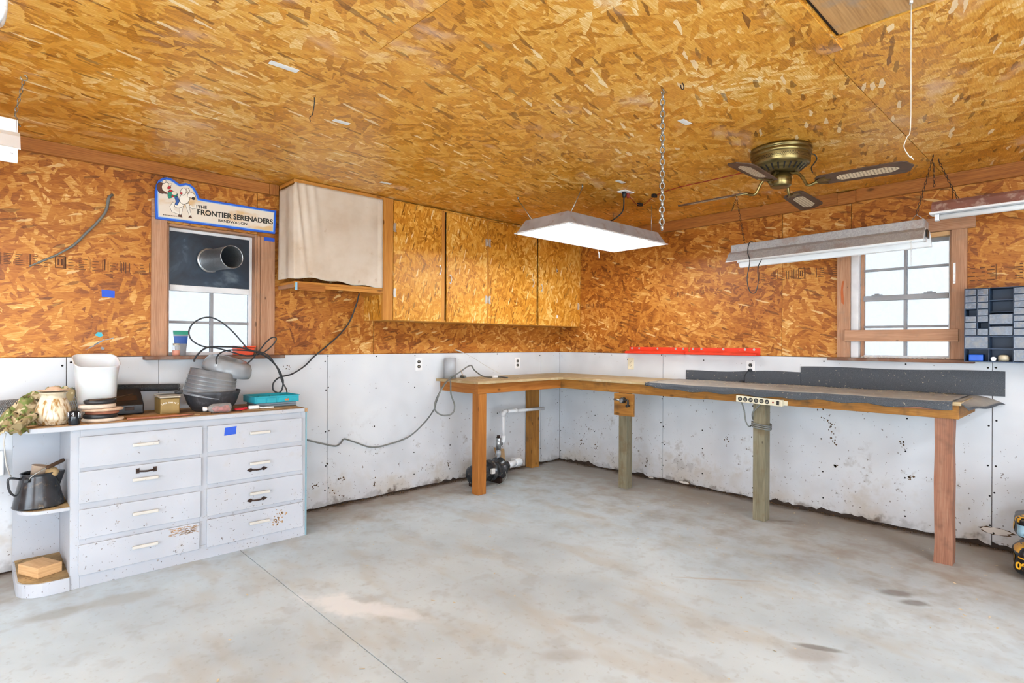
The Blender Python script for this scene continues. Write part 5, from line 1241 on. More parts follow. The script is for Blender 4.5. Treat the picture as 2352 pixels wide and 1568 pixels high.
MB().cyl(V(U_.x, U_.y, .30), V(U_.x, U_.y, .41), .026, seg=16).cyl(V(U_.x, U_.y, .35), V(U_.x+.045, U_.y+.01, .35), .021, seg=14).build('check_valve', M['galv'], pp); part(MB().cyl(V(U_.x, U_.y, .41), V(U_.x, U_.y, .435), .018, seg=6).build('valve_cap', M['dark_metal'], pp), 'dark hexagonal cap')
E1 = V(-1.095, -.25, 0)
MB().tube([(U_.x+.045, U_.y+.01, .35), (E1.x-.03, E1.y, .352), (E1.x-.006, E1.y, .358), (E1.x, E1.y, .385), (E1.x, E1.y, .42)], [.021, .021, .023, .022, .022], 12).build('elbow', M['pvc'], pp)
MB().cyl(V(E1.x, E1.y, .42), V(E1.x, E1.y, .615), .0165, seg=14).build('pipe', M['pvc'], pp)
MB().tube([(E1.x, E1.y, .605), (E1.x, E1.y, .632), (E1.x+.008, E1.y, .647), (E1.x+.03, E1.y+.002, .651), (E1.x+.05, E1.y+.003, .651)], [.021, .022, .023, .022, .021], 12).build('elbow', M['pvc'], pp)
MB().cyl(V(E1.x+.05, E1.y+.003, .651), V(-.50, -.225, .636), .0165, seg=14).cyl(V(-.93, -.243, .648), V(-.90, -.242, .6475), .0205, seg=14).build('pipe', M['pvc'], pp)
sp_ = thing('suction_pipe', 'thick white pipe elbow at the end of the pump', 'pipe', (-1.0, -.27, .08))
MB().cyl(V(-1.075, -.272, .128), V(-.93, -.25, .135), .030, seg=16).build('pipe', M['pvc'], sp_); MB().tube(spline([(-.94, -.252, .134), (-.89, -.245, .138), (-.862, -.235, .13), (-.86, -.20, .12), (-.86, -.13, .12)], 4), .036, 14).build('elbow', M['pvc'], sp_)
tag(MB().hexa([(-1.12, -.20, .16), (-1.0, -.18, .12), (-1.0, -.178, .12), (-1.12, -.198, .16), (-1.14, -.16, .30), (-.98, -.14, .26), (-.98, -.138, .26), (-1.14, -.158, .30)]).build('cardboard_scrap', M['cardboard']), 'torn brown cardboard scrap behind the pump', 'cardboard')
tag(MB().tube(spline([V(-1.56, -.46, .62), V(-1.54, -.45, .5), V(-1.545, -.44, .38), V(-1.55, -.43, .28), V(-1.53, -.43, .2), V(-1.50, -.44, .1), V(-1.53, -.45, .02)], 6), .004, 6).build('pump_cord', M['white_cable']), 'white cord hanging beside the front bench leg', 'cord')
# grey pipe stub on the bench with wire ends
tag(MB().lathe([(.050, 0), (.055, 0), (.055, .19), (.050, .19), (.050, 0)], (-1.61, -.075, TZ+.0015), seg=28).build('pipe_stub', M['pvc_grey']), 'grey pipe stub standing on the left end of the bench', 'pipe')
wq = [WL(1046, 803, -.002), WL(1060, 808, -.02), WL(1085, 820, -.03), WL(1120, 842, -.04), WL(1150, 858, -.05)]
tag(MB().tube(spline(wq, 5), [.006]*6+[.002]*15, 6).build('white_wire', M['white_cable']), 'thin white wire coming out of the wall above the bench', 'wire')
def onb(px, py, h=.006): return FZ(px, py, TZ+h)
cq = [WL(705, 1010, -.02), WL(738, 1018, -.02), WL(770, 1024, -.018), WL(783, 1017, -.018), WL(791, 1008, -.018), WL(815, 1015, -.018), WL(855, 1027, -.018), WL(900, 1018, -.02), WL(940, 1002, -.05), WL(975, 970, -.2), WL(997, 940, -.4), WL(1003, 920, -.6), WL(1018, 885, -.62), onb(1032, 871), WL(1052, 857, -.30), WL(1080, 839, -.2), WL(1090, 850, -.18), onb(1108, 863, .012), onb(1130, 866), onb(1150, 865), onb(1166, 867)]
tag(MB().tube(spline(cq, 6), .0062, 8).build('grey_cable', M['grey_cable']), 'grey cable running along the left wall up onto the bench end', 'cable')
cq = [onb(1033, 870, .014), WL(1035, 880, -.625), WL(1036, 905, -.62), WL(1044, 930, -.61), WL(1040, 948, -.61), WL(1022, 954, -.61), WL(1005, 948, -.61), WL(998, 935, -.61), WL(1004, 912, -.61), WL(1022, 882, -.62), onb(1036, 866, .02), onb(1052, 860, .02), onb(1062, 864, .014)]
tag(MB().tube(spline(cq, 6), .0062, 8).cyl(onb(1060, 864, .014), onb(1069, 865, .014), .013, .011, 10).build('cable_loop', M['grey_cable']), 'grey cable hanging in a loop off the bench end', 'cable')
p_ = onb(1137, 866); tag(MB().box((p_.x-.03, p_.y-.01, TZ+.0015), (p_.x+.03, p_.y+.012, TZ+.022)).build('cord_switch', M['white_plastic'], bevel=.003), 'small white inline switch lying on the bench', 'switch')
rr = random.Random(2); p0_ = onb(1057, 862); wb_ = thing('loose_wires', 'tangle of short yellow and black wire ends by the grey pipe stub', 'wires', (p0_.x, p0_.y, TZ))
for k in range(5):
    p_ = onb(1057+rr.uniform(-5, 8), 862+rr.uniform(-3, 3)); MB().tube(spline([V(p_.x, p_.y, TZ+.002), V(p_.x+rr.uniform(-.02, .02), p_.y, TZ+.04), V(p_.x+rr.uniform(-.04, .04), p_.y+rr.uniform(-.02, .02), TZ+.08+.02*rr.random())], 4), .0022, 6).build('wire', M['bag_yellow' if k < 3 else 'black_cable'], wb_)
# stiff cable and mark on the far left of the wall
cq = [WL(258, 447, .0), WL(250, 455, -.02), WL(243, 485, -.02), WL(222, 512, -.02), WL(198, 535, -.02), WL(170, 562, -.02), WL(130, 585, -.03), WL(95, 600, -.04), WL(68, 611, -.05)]
tag(MB().tube(spline(cq, 6), [.0085]*12+[.0075]*20+[.006]*12+[.004]*5, 8).build('grey_cable', M['grey_cable']), 'dark grey cable bent out of the wall above the blue tape', 'cable')

# torn plaster patches on the right and left walls
def tear(wall, px, py, rx, rz, seed, mat, nm='torn_patch', lab='white torn plaster patch'):
    r = random.Random(seed); P = WL(px, py) if wall is wl else WR(px, py); n = 18; c = P.x if wall is wl else P.y
    def ring(k_): return [(c+rx*k_*math.cos(2*math.pi*q/n)*r.uniform(.75, 1.15), P.z+rz*k_*math.sin(2*math.pi*q/n)*r.uniform(.75, 1.15)) for q in range(n)]
    ax_ = 1 if wall is wl else 0
    MB().prism(ring(1.25), ax_, -.0005, -.0001).build('patch_edge', M['debris'], wall); part(MB().prism(ring(1.0), ax_, -.0010, -.0006).build(nm, mat, wall), lab)
tear(wr, 2288, 1220, .075, .022, 1, M['gypsum']); tear(wr, 1572, 1108, .05, .012, 2, M['gypsum']); tear(wr, 1495, 1096, .03, .008, 3, M['gypsum'])
for k, (px, py, a, b) in enumerate(((1893, 955, .03, .03), (1668, 1012, .022, .026), (1917, 1012, .022, .03), (2090, 1097, .012, .012), (2073, 1014, .010, .014), (1348, 985, .03, .035), (1337, 1012, .02, .04), (1371, 1025, .014, .02), (1920, 1070, .012, .010), (1905, 975, .012, .02), (1485, 1060, .008, .03))):
    r = random.Random(70+k); m = MB(); P = WR(px, py)
    for q in range(9):
        y = P.y+r.gauss(0, a); z = P.z+r.gauss(0, b); w_ = r.uniform(.003, .010)
        m.prism([(y+w_*math.cos(t)*r.uniform(.4, 1.2), z+w_*math.sin(t)*r.uniform(.4, 1.2)) for t in (0, 1, 2, 3, 4, 5)], 0, -.0006, -.0001)
    m.build('mould_fleck', M['debris'], wr)
for k, (px, py, a, b) in enumerate(((782, 1100, .02, .012), (662, 842, .012, .01), (770, 1133, .04, .02), (725, 1115, .02, .012), (860, 1105, .004, .03), (1030, 1065, .008, .012))):
    r = random.Random(90+k); m = MB(); P = WL(px, py)
    for q in range(9):
        x = P.x+r.gauss(0, a); z = P.z+r.gauss(0, b); w_ = r.uniform(.003, .009)
        m.prism([(x+w_*math.cos(t)*r.uniform(.4, 1.2), z+w_*math.sin(t)*r.uniform(.4, 1.2)) for t in (0, 1, 2, 3, 4, 5)], 1, -.0006, -.0001)
    m.build('mould_fleck', M['debris'], wl)

for k, (px, py, rx, rz, tilt) in enumerate(((228, 768, .022, .018, 0), (228, 786, .03, .006, .6), (208, 797, .03, .005, .5), (252, 778, .03, .004, .25), (236, 800, .012, .012, 0))):
    r = random.Random(40+k); P = WL(px, py)
    MB().prism([(P.x+rx*math.cos(t)*r.uniform(.6, 1.1), P.z+rz*math.sin(t)*r.uniform(.6, 1.1)+tilt*rx*math.cos(t)) for t in [2*math.pi*q/14 for q in range(14)]], 1, -.0005, -.0001).build('paint_smudge', M['grey_plastic'] if k else M['teal'], wl)

# ------------------------------------------------------------------ things on the white cabinet
Z = CT+.0008
# milky square bucket
bk = thing('plastic_bucket', 'tall milky white square plastic tub on the cabinet', 'tub', (-4.31, -.27, Z))
bm_ = MB().lathe([(0, .003), (.078, .003), (.082, .0), (.086, .012), (.098, .25), (.106, .322), (.110, .332), (.106, .334), (.102, .322), (.094, .25), (.082, .014), (0, .012)], (-4.31, -.255, Z), (0.0, .0, 1), 56, sq=4.2)
for v_ in bm_.v:                              # scoop-cut rim, lower at the front
    v_.z += (v_.y+.255)*.34*max(0, (v_.z-Z)/.334)**2
bm_.build('tub', M['bucket'], bk)
part(MB().box((-4.335, -.3465, Z+.075), (-4.292, -.343, Z+.086)).build('black_label', M['black_plastic'], bk), 'small black label')
# glazed pot
gp = thing('ceramic_pot', 'cream glazed pot with brown drip stripes at the left of the cabinet', 'pot', (-4.517, -.425, Z))
MB().lathe([(0, 0), (.058, 0), (.066, .006), (.072, .022), (.080, .028), (.0815, .040), (.074, .085), (.062, .125), (.055, .140)], (-4.517, -.425, Z), seg=48).build('body', M['glaze'], gp)
MB().lathe([(.055, .140), (.052, .150), (.054, .162), (.062, .170), (.060, .173), (.05, .165), (.046, .150), (.05, .14), (0, .03)], (-4.517, -.425, Z), seg=48).build('neck', M['glaze_plain'], gp)
tag(MB().lathe([(0, .0), (.03, .001), (.066, .006), (.068, .010), (.034, .012), (.026, .020), (.018, .026), (0, .028)], (-4.515, -.424, Z+.174), (.04, .02, 1), 36).build('pot_lid', M['tan_leather']), 'dusty tan lid lying crooked on the glazed pot', 'lid')
# black and silver shot glass
gs = thing('shot_glass', 'black and silver striped shot glass beside the glazed pot', 'glass', (-4.437, -.512, Z))
MB().lathe([(0, 0), (.024, 0), (.0255, .003), (.026, .034)], (-4.437, -.512, Z), seg=32).build('base', M['black_gloss'], gs); MB().lathe([(.026, .034), (.0275, .070), (.025, .070), (.023, .036), (0, .034)], (-4.437, -.512, Z), seg=32).build('cup', M['black_gloss'], gs)
for k in range(7):
    a = 2*math.pi*k/7; p0 = V(-4.437+.0268*math.cos(a), -.512+.0268*math.sin(a), Z+.036); MB().tube([p0, p0+V(.0010*math.cos(a), .0010*math.sin(a), .031)], .003, 6).build('stripe', M['silver_stripe'], gs)
# pile of leather and felt rounds
SC = (-4.305, -.42)
def roundpad(nm, z0, z1, r, mat, label, dx_=0, dy_=0, tilt=(0, 0, 1), cat='pad', ry=None):
    h = z1-z0; return tag(MB().lathe([(0, 0), (r*.96, 0), (r, h*.25), (r, h*.75), (r*.95, h), (0, h)], (SC[0]+dx_, SC[1]+dy_, Z+z0), tilt, 40, sx=1, sy=(ry or r*.8)/r).build(nm, mat), label, cat)
roundpad('leather_disc', 0, .017, .098, M['cream_felt'], 'wide cream disc at the bottom of the leather pile', .005, 0, cat='disc')
roundpad('leather_belt_coil', .0175, .040, .080, M['black_plastic'], 'coiled black belt with rivets in the leather pile', -.005, 0, cat='belt')
roundpad('leather_pad', .0405, .056, .078, M['rose_leather'], 'rust brown leather pad in the middle of the pile', .002, 0)
roundpad('leather_pad', .0575, .072, .096, M['tan_leather'], 'stitched tan leather pad near the top of the pile', .004, 0, (.03, 0, 1))
roundpad('felt_pad', .0735, .094, .086, M['cream_felt'], 'thick cream stitched pad on top of the leather pile', -.02, 0, (.02, 0, 1))
st = thing('leather_strap', 'black leather strap lying across the top of the leather pile', 'strap', (SC[0], SC[1], Z+.095))
MB().lathe([(.070, 0), (.076, .004), (.076, .018), (.070, .022), (.066, .018), (.066, .004), (.070, 0)], (SC[0]-.005, SC[1]+.005, Z+.0965), (-.12, -.02, 1), 36, sy=.7).build('loop', M['black_plastic'], st)
MB().tube([(SC[0]-.06, SC[1]-.03, Z+.118), (SC[0]+.04, SC[1]-.02, Z+.122), (SC[0]+.15, SC[1]+.03, Z+.138)], [.005, .0035, .002], 8).build('cord', M['brown_handle'], st)
# black tool case leaning against the wall
tc = thing('tool_case', 'black plastic tool case with moulded lid beside the milky tub', 'case', (-4.15, -.18, Z))
MB().prism([(-.215, Z), (-.215, Z+.058), (-.20, Z+.072), (-.085, Z+.155), (-.06, Z+.155), (-.045, Z+.14), (-.045, Z)], 0, -4.225, -4.065).build('shell', M['black_plastic'], tc, bevel=.008, seg=3)
MB().box((-4.165, -.2225, Z+.026), (-4.118, -.2155, Z+.046)).build('latch', M['dark_metal'], tc, bevel=.002)
part(MB().hexa([(-4.205, -.184, Z+.0840), (-4.095, -.184, Z+.0840), (-4.095, -.150, Z+.1085), (-4.205, -.150, Z+.1085), (-4.205, -.185, Z+.0852), (-4.095, -.185, Z+.0852), (-4.095, -.151, Z+.1097), (-4.205, -.151, Z+.1097)]).build('label_plate', M['brown_handle'], tc), 'worn brown label on the lid')
# gold tin
tn = thing('gold_tin', 'rectangular gold tin with white arched lettering on the cabinet', 'tin', (-3.955, -.28, Z))
MB().box((-4.008, -.355, Z), (-3.902, -.20, Z+.098)).build('tin_body', M['gold_tin'], tn, bevel=.006, seg=3)
MB().hexa([(-4.012, -.359, Z+.099), (-3.898, -.359, Z+.099), (-3.898, -.196, Z+.106), (-4.012, -.196, Z+.106), (-4.012, -.359, Z+.111), (-3.898, -.359, Z+.111), (-3.898, -.196, Z+.118), (-4.012, -.196, Z+.118)]).build('tin_lid', M['lid_tin'], tn, bevel=.004)
word = "JACK DANIEL'S"
for k, ch_ in enumerate(word):
    if ch_ == ' ': continue
    t = (k-(len(word)-1)/2)/len(word); a = -t*1.1; lettering(ch_, .0115, M['white_ink'], tn, basis((-3.955+t*.088-.003, -.3556, Z+.068-.55*t*t*.07), (math.cos(a), 0, math.sin(a)), (-math.sin(a), 0, math.cos(a))), bold=.0003)
tr_ = thing('putty_knife', 'putty knife lying across the gold tin and black pan', 'knife', (-3.93, -.27, Z+.12))
MB().prism([(-4.03, -.28), (-3.965, -.215), (-3.90, -.245), (-3.905, -.265)], 2, Z+.1195, Z+.121).build('blade', M['steel_blade'], tr_); MB().tube([(-3.91, -.256, Z+.122), (-3.885, -.262, Z+.124), (-3.81, -.285, Z+.130)], [.008, .011, .010], 10).build('handle', M['black_plastic'], tr_)
# iron pan with a pile of smoky tubs in it
pan = thing('iron_pan', 'deep dark iron pan under the pile of smoky tubs', 'pan', (-3.70, -.28, Z))
MB().lathe([(0, 0), (.10, 0), (.118, .012), (.142, .05), (.160, .105), (.168, .125), (.166, .128), (.155, .108), (.137, .055), (.112, .02), (0, .012)], (-3.70, -.28, Z), seg=56).build('bowl', M['iron'], pan)
tb_ax = V(.20, -.03, 1).normalized()
tb0 = V(-3.722, -.275, Z+.083)
lip = MB().lathe([(.1, .0), (.150, .0), (.158, .004), (.158, .010), (.155, .012), (.1525, .050), (.150, .052), (.150, .012), (.147, .006), (.1, .006)], (0, 0, 0), seg=56)
me = None
for k in range(6):
    o = None; m = MB(); r0 = .158-.0026*k
    m.lathe([(.09, .003), (r0-.010, .0), (r0, .003), (r0, .007), (r0-.0035, .009), (r0-.0065, .050), (r0-.0100, .050), (r0-.008, .009), (r0-.012, .006), (.09, .006)], tb0+tb_ax*(.0245*k), tb_ax, 56)
    m.build('x', M['smoky']) if False else None
    lab = ('lowest smoky grey tub in the tilted nested pile', 'second lowest smoky grey tub in the tilted pile', 'third smoky grey tub up the tilted pile', 'fourth smoky grey tub up the tilted pile', 'fifth smoky grey tub up the tilted pile', 'topmost smoky grey tub of the tilted nested pile')[k]
    tag(m.build('plastic_tub', M['smoky']), lab, 'tub')
dm = V(-3.605, -.24, Z+.235); dax = V(.24, -.20, 1).normalized()
dome = thing('plastic_dome', 'pale grey ring-shaped plastic lid leaning on top of the tub pile', 'lid', dm)
MB().lathe([(.140, 0), (.150, .004), (.152, .030), (.146, .062), (.130, .088), (.108, .100), (.085, .096), (.066, .080), (.05, .074), (0, .072)], dm, dax, 56).build('dome', M['smoky2'], dome)
# clear bottle on its side
bt = thing('clear_bottle', 'clear plastic bottle with red residue lying near the cabinet edge', 'bottle', (-3.73, -.42, Z))
ba = V(1, -.02, .0).normalized(); b0 = V(-3.795, -.472, Z+.0300)
MB().lathe([(.0, .0), (.011, .0), (.011, .016), (.018, .026), (.0285, .042), (.030, .055), (.030, .14), (.026, .148), (0, .148)], b0, ba, 28).build('bottle_wall', M['bottle'], bt)
MB().lathe([(.004, .04), (.018, .05), (.021, .062), (.016, .09), (.022, .115), (.021, .136), (.012, .143), (0, .143)], b0+V(0, 0, -.005), ba, 20, sy=.8).build('residue', M['bottle_red'], bt); MB().lathe([(0, -.010), (.013, -.010), (.014, -.006), (.014, .010), (.011, .012)], b0, ba, 20).build('cap', M['white_plastic'], bt)
# teal tray on a grey case on a cardboard sheet
cd_ = tag(MB().prism([(-3.375+.19*math.cos(t), -.36+.15*math.sin(t)) for t in [2*math.pi*k/28 for k in range(28)]], 2, Z, Z+.004).build('cardboard_sheet', M['cardboard']), 'rounded brown cardboard sheet at the right end of the cabinet', 'cardboard')
gc = thing('grey_case', 'flat grey plastic case under the teal tray', 'case', (-3.32, -.31, Z+.005))
MB().box((-3.465, -.405, Z+.0045), (-3.195, -.215, Z+.036)).build('case_body', M['grey_plastic'], gc, bevel=.008, seg=3); MB().box((-3.466, -.406, Z+.020), (-3.194, -.214, Z+.0225)).build('seam', M['black_plastic'], gc)
ty = thing('sorting_tray', 'teal plastic tray with divided compartments near the cabinet right end', 'tray', (-3.335, -.32, Z+.037))
tx0, tx1, ty0, ty1, tz0, tz1 = -3.485, -3.19, -.43, -.21, Z+.0368, Z+.082
def tw(a, b, nm='tray_wall'): return MB().box(a, b).build(nm, M['teal'], ty, bevel=.0015)
tw((tx0, ty0, tz0), (tx1, ty1, tz0+.003), 'tray_floor')
for q in (((tx0, ty0, tz0+.003), (tx1, ty0+.004, tz1)), ((tx0, ty1-.004, tz0+.003), (tx1, ty1, tz1)), ((tx0, ty0+.004, tz0+.003), (tx0+.004, ty1-.004, tz1)), ((tx1-.004, ty0+.004, tz0+.003), (tx1, ty1-.004, tz1))): tw(*q)
for f in (.25, .5, .75): tw((tx0+(tx1-tx0)*f-.002, ty0+.004, tz0+.003), (tx0+(tx1-tx0)*f+.002, ty1-.07, tz1-.008), 'divider')
tw((tx0+.004, ty1-.07, tz0+.003), (tx1-.004, ty1-.066, tz1-.008), 'divider')
MB().box((tx0-.006, ty0-.006, tz1-.003), (tx1+.006, ty0, tz1)).box((tx0-.006, ty1, tz1-.003), (tx1+.006, ty1+.006, tz1)).box((tx0-.006, ty0, tz1-.003), (tx0, ty1, tz1)).box((tx1, ty0, tz1-.003), (tx1+.006, ty1, tz1)).build('rim', M['teal'], ty, bevel=.001)
for f in (.03, .27, .52, .77): tw((tx0+(tx1-tx0)*f, ty0-.005, tz0+.002), (tx0+(tx1-tx0)*(f+.20), ty0-.0002, tz1-.012), 'front_bulge')
part(MB().box((-3.288, ty0-.0060, tz0+.010), (-3.262, ty0-.0052, tz0+.022)).build('price_label', M['orange'], ty), 'small orange and white price label')
# small things along the cabinet front
wp = thing('plug_adapter', 'white plug with short white lead on the cardboard sheet', 'plug', (-3.49, -.44, Z))
MB().box((-3.525, -.455, Z+.0048), (-3.462, -.425, Z+.028)).build('plug_body', M['white_plastic'], wp, bevel=.006, seg=3); MB().tube(spline([(-3.462, -.44, Z+.014), (-3.44, -.455, Z+.009), (-3.42, -.44, Z+.009), (-3.395, -.455, Z+.010), (-3.37, -.45, Z+.009)], 5), [.005]*8+[.007]*13, 8).build('lead', M['white_plastic'], wp)
tag(MB().tube(spline([(-3.60, -.425, Z+.007), (-3.575, -.44, Z+.008), (-3.555, -.44, Z+.010), (-3.53, -.40, Z+.012)], 5), .0068, 8).tube(spline([(-3.60, -.405, Z+.007), (-3.575, -.40, Z+.009), (-3.555, -.41, Z+.010), (-3.535, -.435, Z+.012)], 5), .0068, 8).build('pliers', M['red_ink']), 'red-handled pliers beside the white plug', 'pliers')
tag(MB().prism([(-3.90, -.465), (-3.83, -.51), (-3.815, -.48), (-3.84, -.43), (-3.89, -.435)], 2, Z, Z+.003).build('paper_scrap', M['cardboard']), 'brown paper scrap at the cabinet edge by the bottle', 'paper')
tag(MB().hexa([(-4.19, -.46, Z), (-3.93, -.465, Z), (-3.93, -.40, Z), (-4.19, -.395, Z), (-4.19, -.46, Z+.008), (-3.93, -.465, Z+.008), (-3.93, -.40, Z+.008), (-4.19, -.395, Z+.008)], 0).build('wood_strip', M['fir'], bevel=.002), 'orange wooden strip lying in front of the tool case', 'wood')
tag(MB().tube(spline([(-4.20, -.50, Z+.006), (-4.05, -.505, Z+.006), (-3.92, -.50, Z+.006), (-3.86, -.49, Z+.006)], 5), [.0055]*12+[.004]*4, 8).build('metal_rod', M['rose_leather']), 'thin reddish rod lying along the cabinet front edge', 'rod')
for k in range(3):
    rr = random.Random(60+k); x = (-3.9, -3.76, -3.63)[k]; tag(MB().tube(spline([(x, -.50+rr.uniform(0, .06), Z+.004), (x+.02, -.49, Z+.007), (x+.045, -.50+rr.uniform(0, .04), Z+.004)], 3), .003, 6).build('bent_nail', M['dark_metal']), ('bent dark nail left of the brown paper scrap', 'bent dark nail in front of the clear bottle', 'bent dark nail in front of the red pliers')[k], 'nail', 'bent nails on the cabinet edge')

# wire mesh lying along the back of the cabinet and over its left end
def mesh_sheet(fn, nu, nv, r, name, mat, label):
    m = MB()
    for s_ in (-1, 1):
        for k in range(-nv, nu+nv):
            pts = []
            for j in range(nv+1):
                a = (k+s_*j*.5 if s_ > 0 else k+nv*.5-j*.5)/nu
                if 0 <= a <= 1: pts.append(fn(a, j/nv))
            if len(pts) > 1: m.tube(pts, r, 3, caps=False)
    m.tube([fn(a/40, 0) for a in range(41)], r*1.4, 4, caps=False); m.tube([fn(a/40, 1) for a in range(41)], r*1.4, 4, caps=False)
    return tag(m.build(name, mat), label, 'mesh')
def sheetA(u, v):
    x = -5.05+.68*u; base = Z+.004; arch = .155*math.sin(math.pi*min(1, max(0, v*1.0)))*(.5+.5*u)
    y = -.055-.36*(1-v)*(1-.25*u)
    z = base+arch*1.0+.03*u*v+.012*math.sin(u*7)
    if x < -4.70: z += 0
    return V(x, y, z)
mesh_sheet(sheetA, 80, 26, .0016, 'wire_mesh_sheet', M['wiremesh'], 'curved grey expanded wire mesh sheet over the cabinet left end')
def rollB(u, v):
    a = 2*math.pi*v; x = -4.24+.40*u
    return V(x, -.062+.030*math.cos(a), Z+.155-.012*u+.022*math.sin(a))
mesh_sheet(rollB, 60, 14, .0020, 'wire_mesh_roll', M['wiremesh_dark'], 'rolled dark wire mesh behind the tool case')
def sheetC(u, v): return V(-4.10+.22*u, -.13+.10*v, Z+.06+.05*v+.0*u)
# camouflage jacket heaped behind the pot and hanging over the left front corner
def jacket(u, v):
    path = [(-4.41, -.19, Z+.03), (-4.50, -.20, Z+.03), (-4.60, -.25, Z+.02), (-4.665, -.34, Z+.015), (-4.68, -.44, Z+.01), (-4.69, -.54, Z-.002), (-4.695, -.60, Z-.02)]
    k = min(int(u*6), 5); f = u*6-k; c = Vector(path[k]).lerp(Vector(path[k+1]), f)
    t = (Vector(path[k+1])-Vector(path[k])); t.z = 0; n = Vector((-t.y, t.x, 0)).normalized()
    w = .095-.045*u; h = (.165 if u < .28 else .165-.145*min(1, (u-.28)/.45))
    a = (v-.5)*2; prof = max(0, 1-abs(a)**2.2)
    nz = mnoise.noise(Vector((c.x*26, c.y*26, v*5)))*.020+mnoise.noise(Vector((u*14, v*9, 3)))*.016
    p = c+n*(a*w*(1+.2*math.sin(u*17)))
    return (p.x, p.y, max(c.z-.02 if u < .85 else c.z-.03, c.z-.03+h*prof+nz*(prof**.5)*1.6+.012)) if u < .85 else (p.x, p.y, c.z+.028*prof+nz*.5)
jk = thing('camouflage_jacket', 'crumpled camouflage jacket heaped behind the glazed pot', 'jacket', (-4.58, -.35, Z))
MB().grid(jacket, 90, 36).build('body', M['camo'], jk, solid=.003)
MB().tube(spline([(-4.60, -.47, Z+.05), (-4.64, -.53, Z+.035), (-4.675, -.59, Z+.012)], 5), [.030, .031, .033, .034, .034, .034, .034, .033, .033, .034, .035], 14, flat=.6).build('sleeve', M['camo'], jk)

# ------------------------------------------------------------------ kettle and wood block on the end shelves
KZ = .4420
KC = V(-4.573, -.375, KZ)
kt = thing('enamel_kettle', 'black speckled enamel coffee pot on the middle end shelf', 'kettle', KC)
MB().lathe([(0, 0), (.106, 0), (.1105, .006), (.108, .012), (.100, .05), (.088, .11), (.076, .160), (.074, .172), (.078, .176), (.074, .178), (.070, .170), (.072, .158), (.10, .02), (0, .012)], KC, seg=48).build('body', M['black_enamel'], kt)
MB().hexa([KC+V(.070, -.032, .085), KC+V(.070, .032, .085), KC+V(.075, .030, .085), KC+V(.088, -.005, .088), KC+V(.060, -.038, .176), KC+V(.060, .038, .176), KC+V(.112, .010, .174), KC+V(.112, -.012, .174)]).build('spout', M['black_enamel'], kt, bevel=.006)
MB().tube(spline([KC+V(-.076, -.02, .155), KC+V(-.118, -.03, .165), KC+V(-.122, -.03, .13), KC+V(-.112, -.028, .09), KC+V(-.095, -.022, .07)], 5), .007, 8, flat=.6).build('side_handle', M['black_enamel'], kt)
bail = spline([KC+V(-.045, -.068, .150), KC+V(-.03, -.072, .172), KC+V(.01, -.066, .196), KC+V(.05, -.05, .212), KC+V(.085, -.02, .222), KC+V(.105, .012, .224), KC+V(.095, .04, .21), KC+V(.06, .06, .19)], 5)
MB().tube(bail, .0028, 6).build('bail_wire', M['steel_blade'], kt); part(MB().tube(bail[12:26], [.007]+[.010]*12+[.007], 10).build('bail_grip', M['brown_handle'], kt), 'dark wooden grip')
MB().box(KC+V(-.062, -.084, .142), KC+V(-.045, -.066, .162)).build('bail_lug', M['black_enamel'], kt, bevel=.003)
tag(MB().lathe([(0, .0), (.030, .0), (.041, .105), (.043, .107), (.041, .108), (.039, .105), (.029, .006), (0, .006)], KC+V(-.012, .004, .105), (.24, .0, 1), 32).build('plastic_cup', M['plastic_cup']), 'tan plastic cup standing inside the coffee pot', 'cup')
tag(MB().lathe([(0, 0), (.022, .004), (.030, .02), (.026, .042), (.012, .052), (0, .054)], KC+V(.042, -.022, .150), (.5, -.1, 1), 20).build('gourd', M['gourd']), 'small tan gourd resting in the coffee pot mouth', 'gourd')
bw = Matrix.Translation((-4.567, -.33, .0717)) @ Matrix.Rotation(math.radians(24), 4, 'Z')
tag(MB(bw).box((-.058, -.10, 0), (.058, .075, .052), grain=1).build('wood_block', M['raw'], bevel=.003), 'raw cut wooden block on the bottom end shelf', 'block')
wcq = [WL(12, 990, -.50), WL(6, 1015, -.52), WL(10, 1045, -.5), WL(12, 1070, -.45), WL(20, 1085, -.40), WL(24, 1092, -.38)]
tag(MB().tube(spline([(-4.705, -.40, .842), (-4.712, -.41, .80), (-4.708, -.41, .74), (-4.702, -.40, .68), (-4.69, -.38, .63), (-4.682, -.36, .61)], 5), .0035, 6).build('lamp_cord', M['white_cable']), 'white cord hanging at the left end of the cabinet', 'cord')
tag(MB().box((-4.76, -.04, .56), (-4.70, -.002, .70)).build('junction_box', M['white_plastic'], bevel=.008), 'white plastic box on the wall at the left edge', 'box')

# ------------------------------------------------------------------ window sill things
SZ = 1.2222
jr = thing('glass_jar', 'small screw-top jar of orange powder on the window sill', 'jar', (-3.845, -.005, SZ))
MB().lathe([(0, 0), (.022, 0), (.0245, .004), (.0245, .056), (.019, .066), (.018, .074)], (-3.845, -.005, SZ), seg=28).build('glass', M['bottle'], jr); MB().lathe([(0, .002), (.0225, .002), (.0225, .036), (0, .036)], (-3.845, -.005, SZ), seg=24).build('powder', M['orange'], jr); MB().lathe([(.020, .068), (.0205, .082), (0, .083)], (-3.845, -.005, SZ), seg=24).build('lid', M['lid_tin'], jr)
cup = thing('plastic_pouch', 'pouch with green and blue print standing behind the orange jar', 'pouch', (-3.81, .022, SZ))
def pouch(u, v): a = 2*math.pi*u; w = .030+.017*v; d = .016*(1-v)+.0025; return (-3.812+w*math.cos(a), .024+d*math.sin(a), SZ+.168*v)
MB().grid(pouch, 33, 9).build('pouch_body', M['smoky2'], cup)
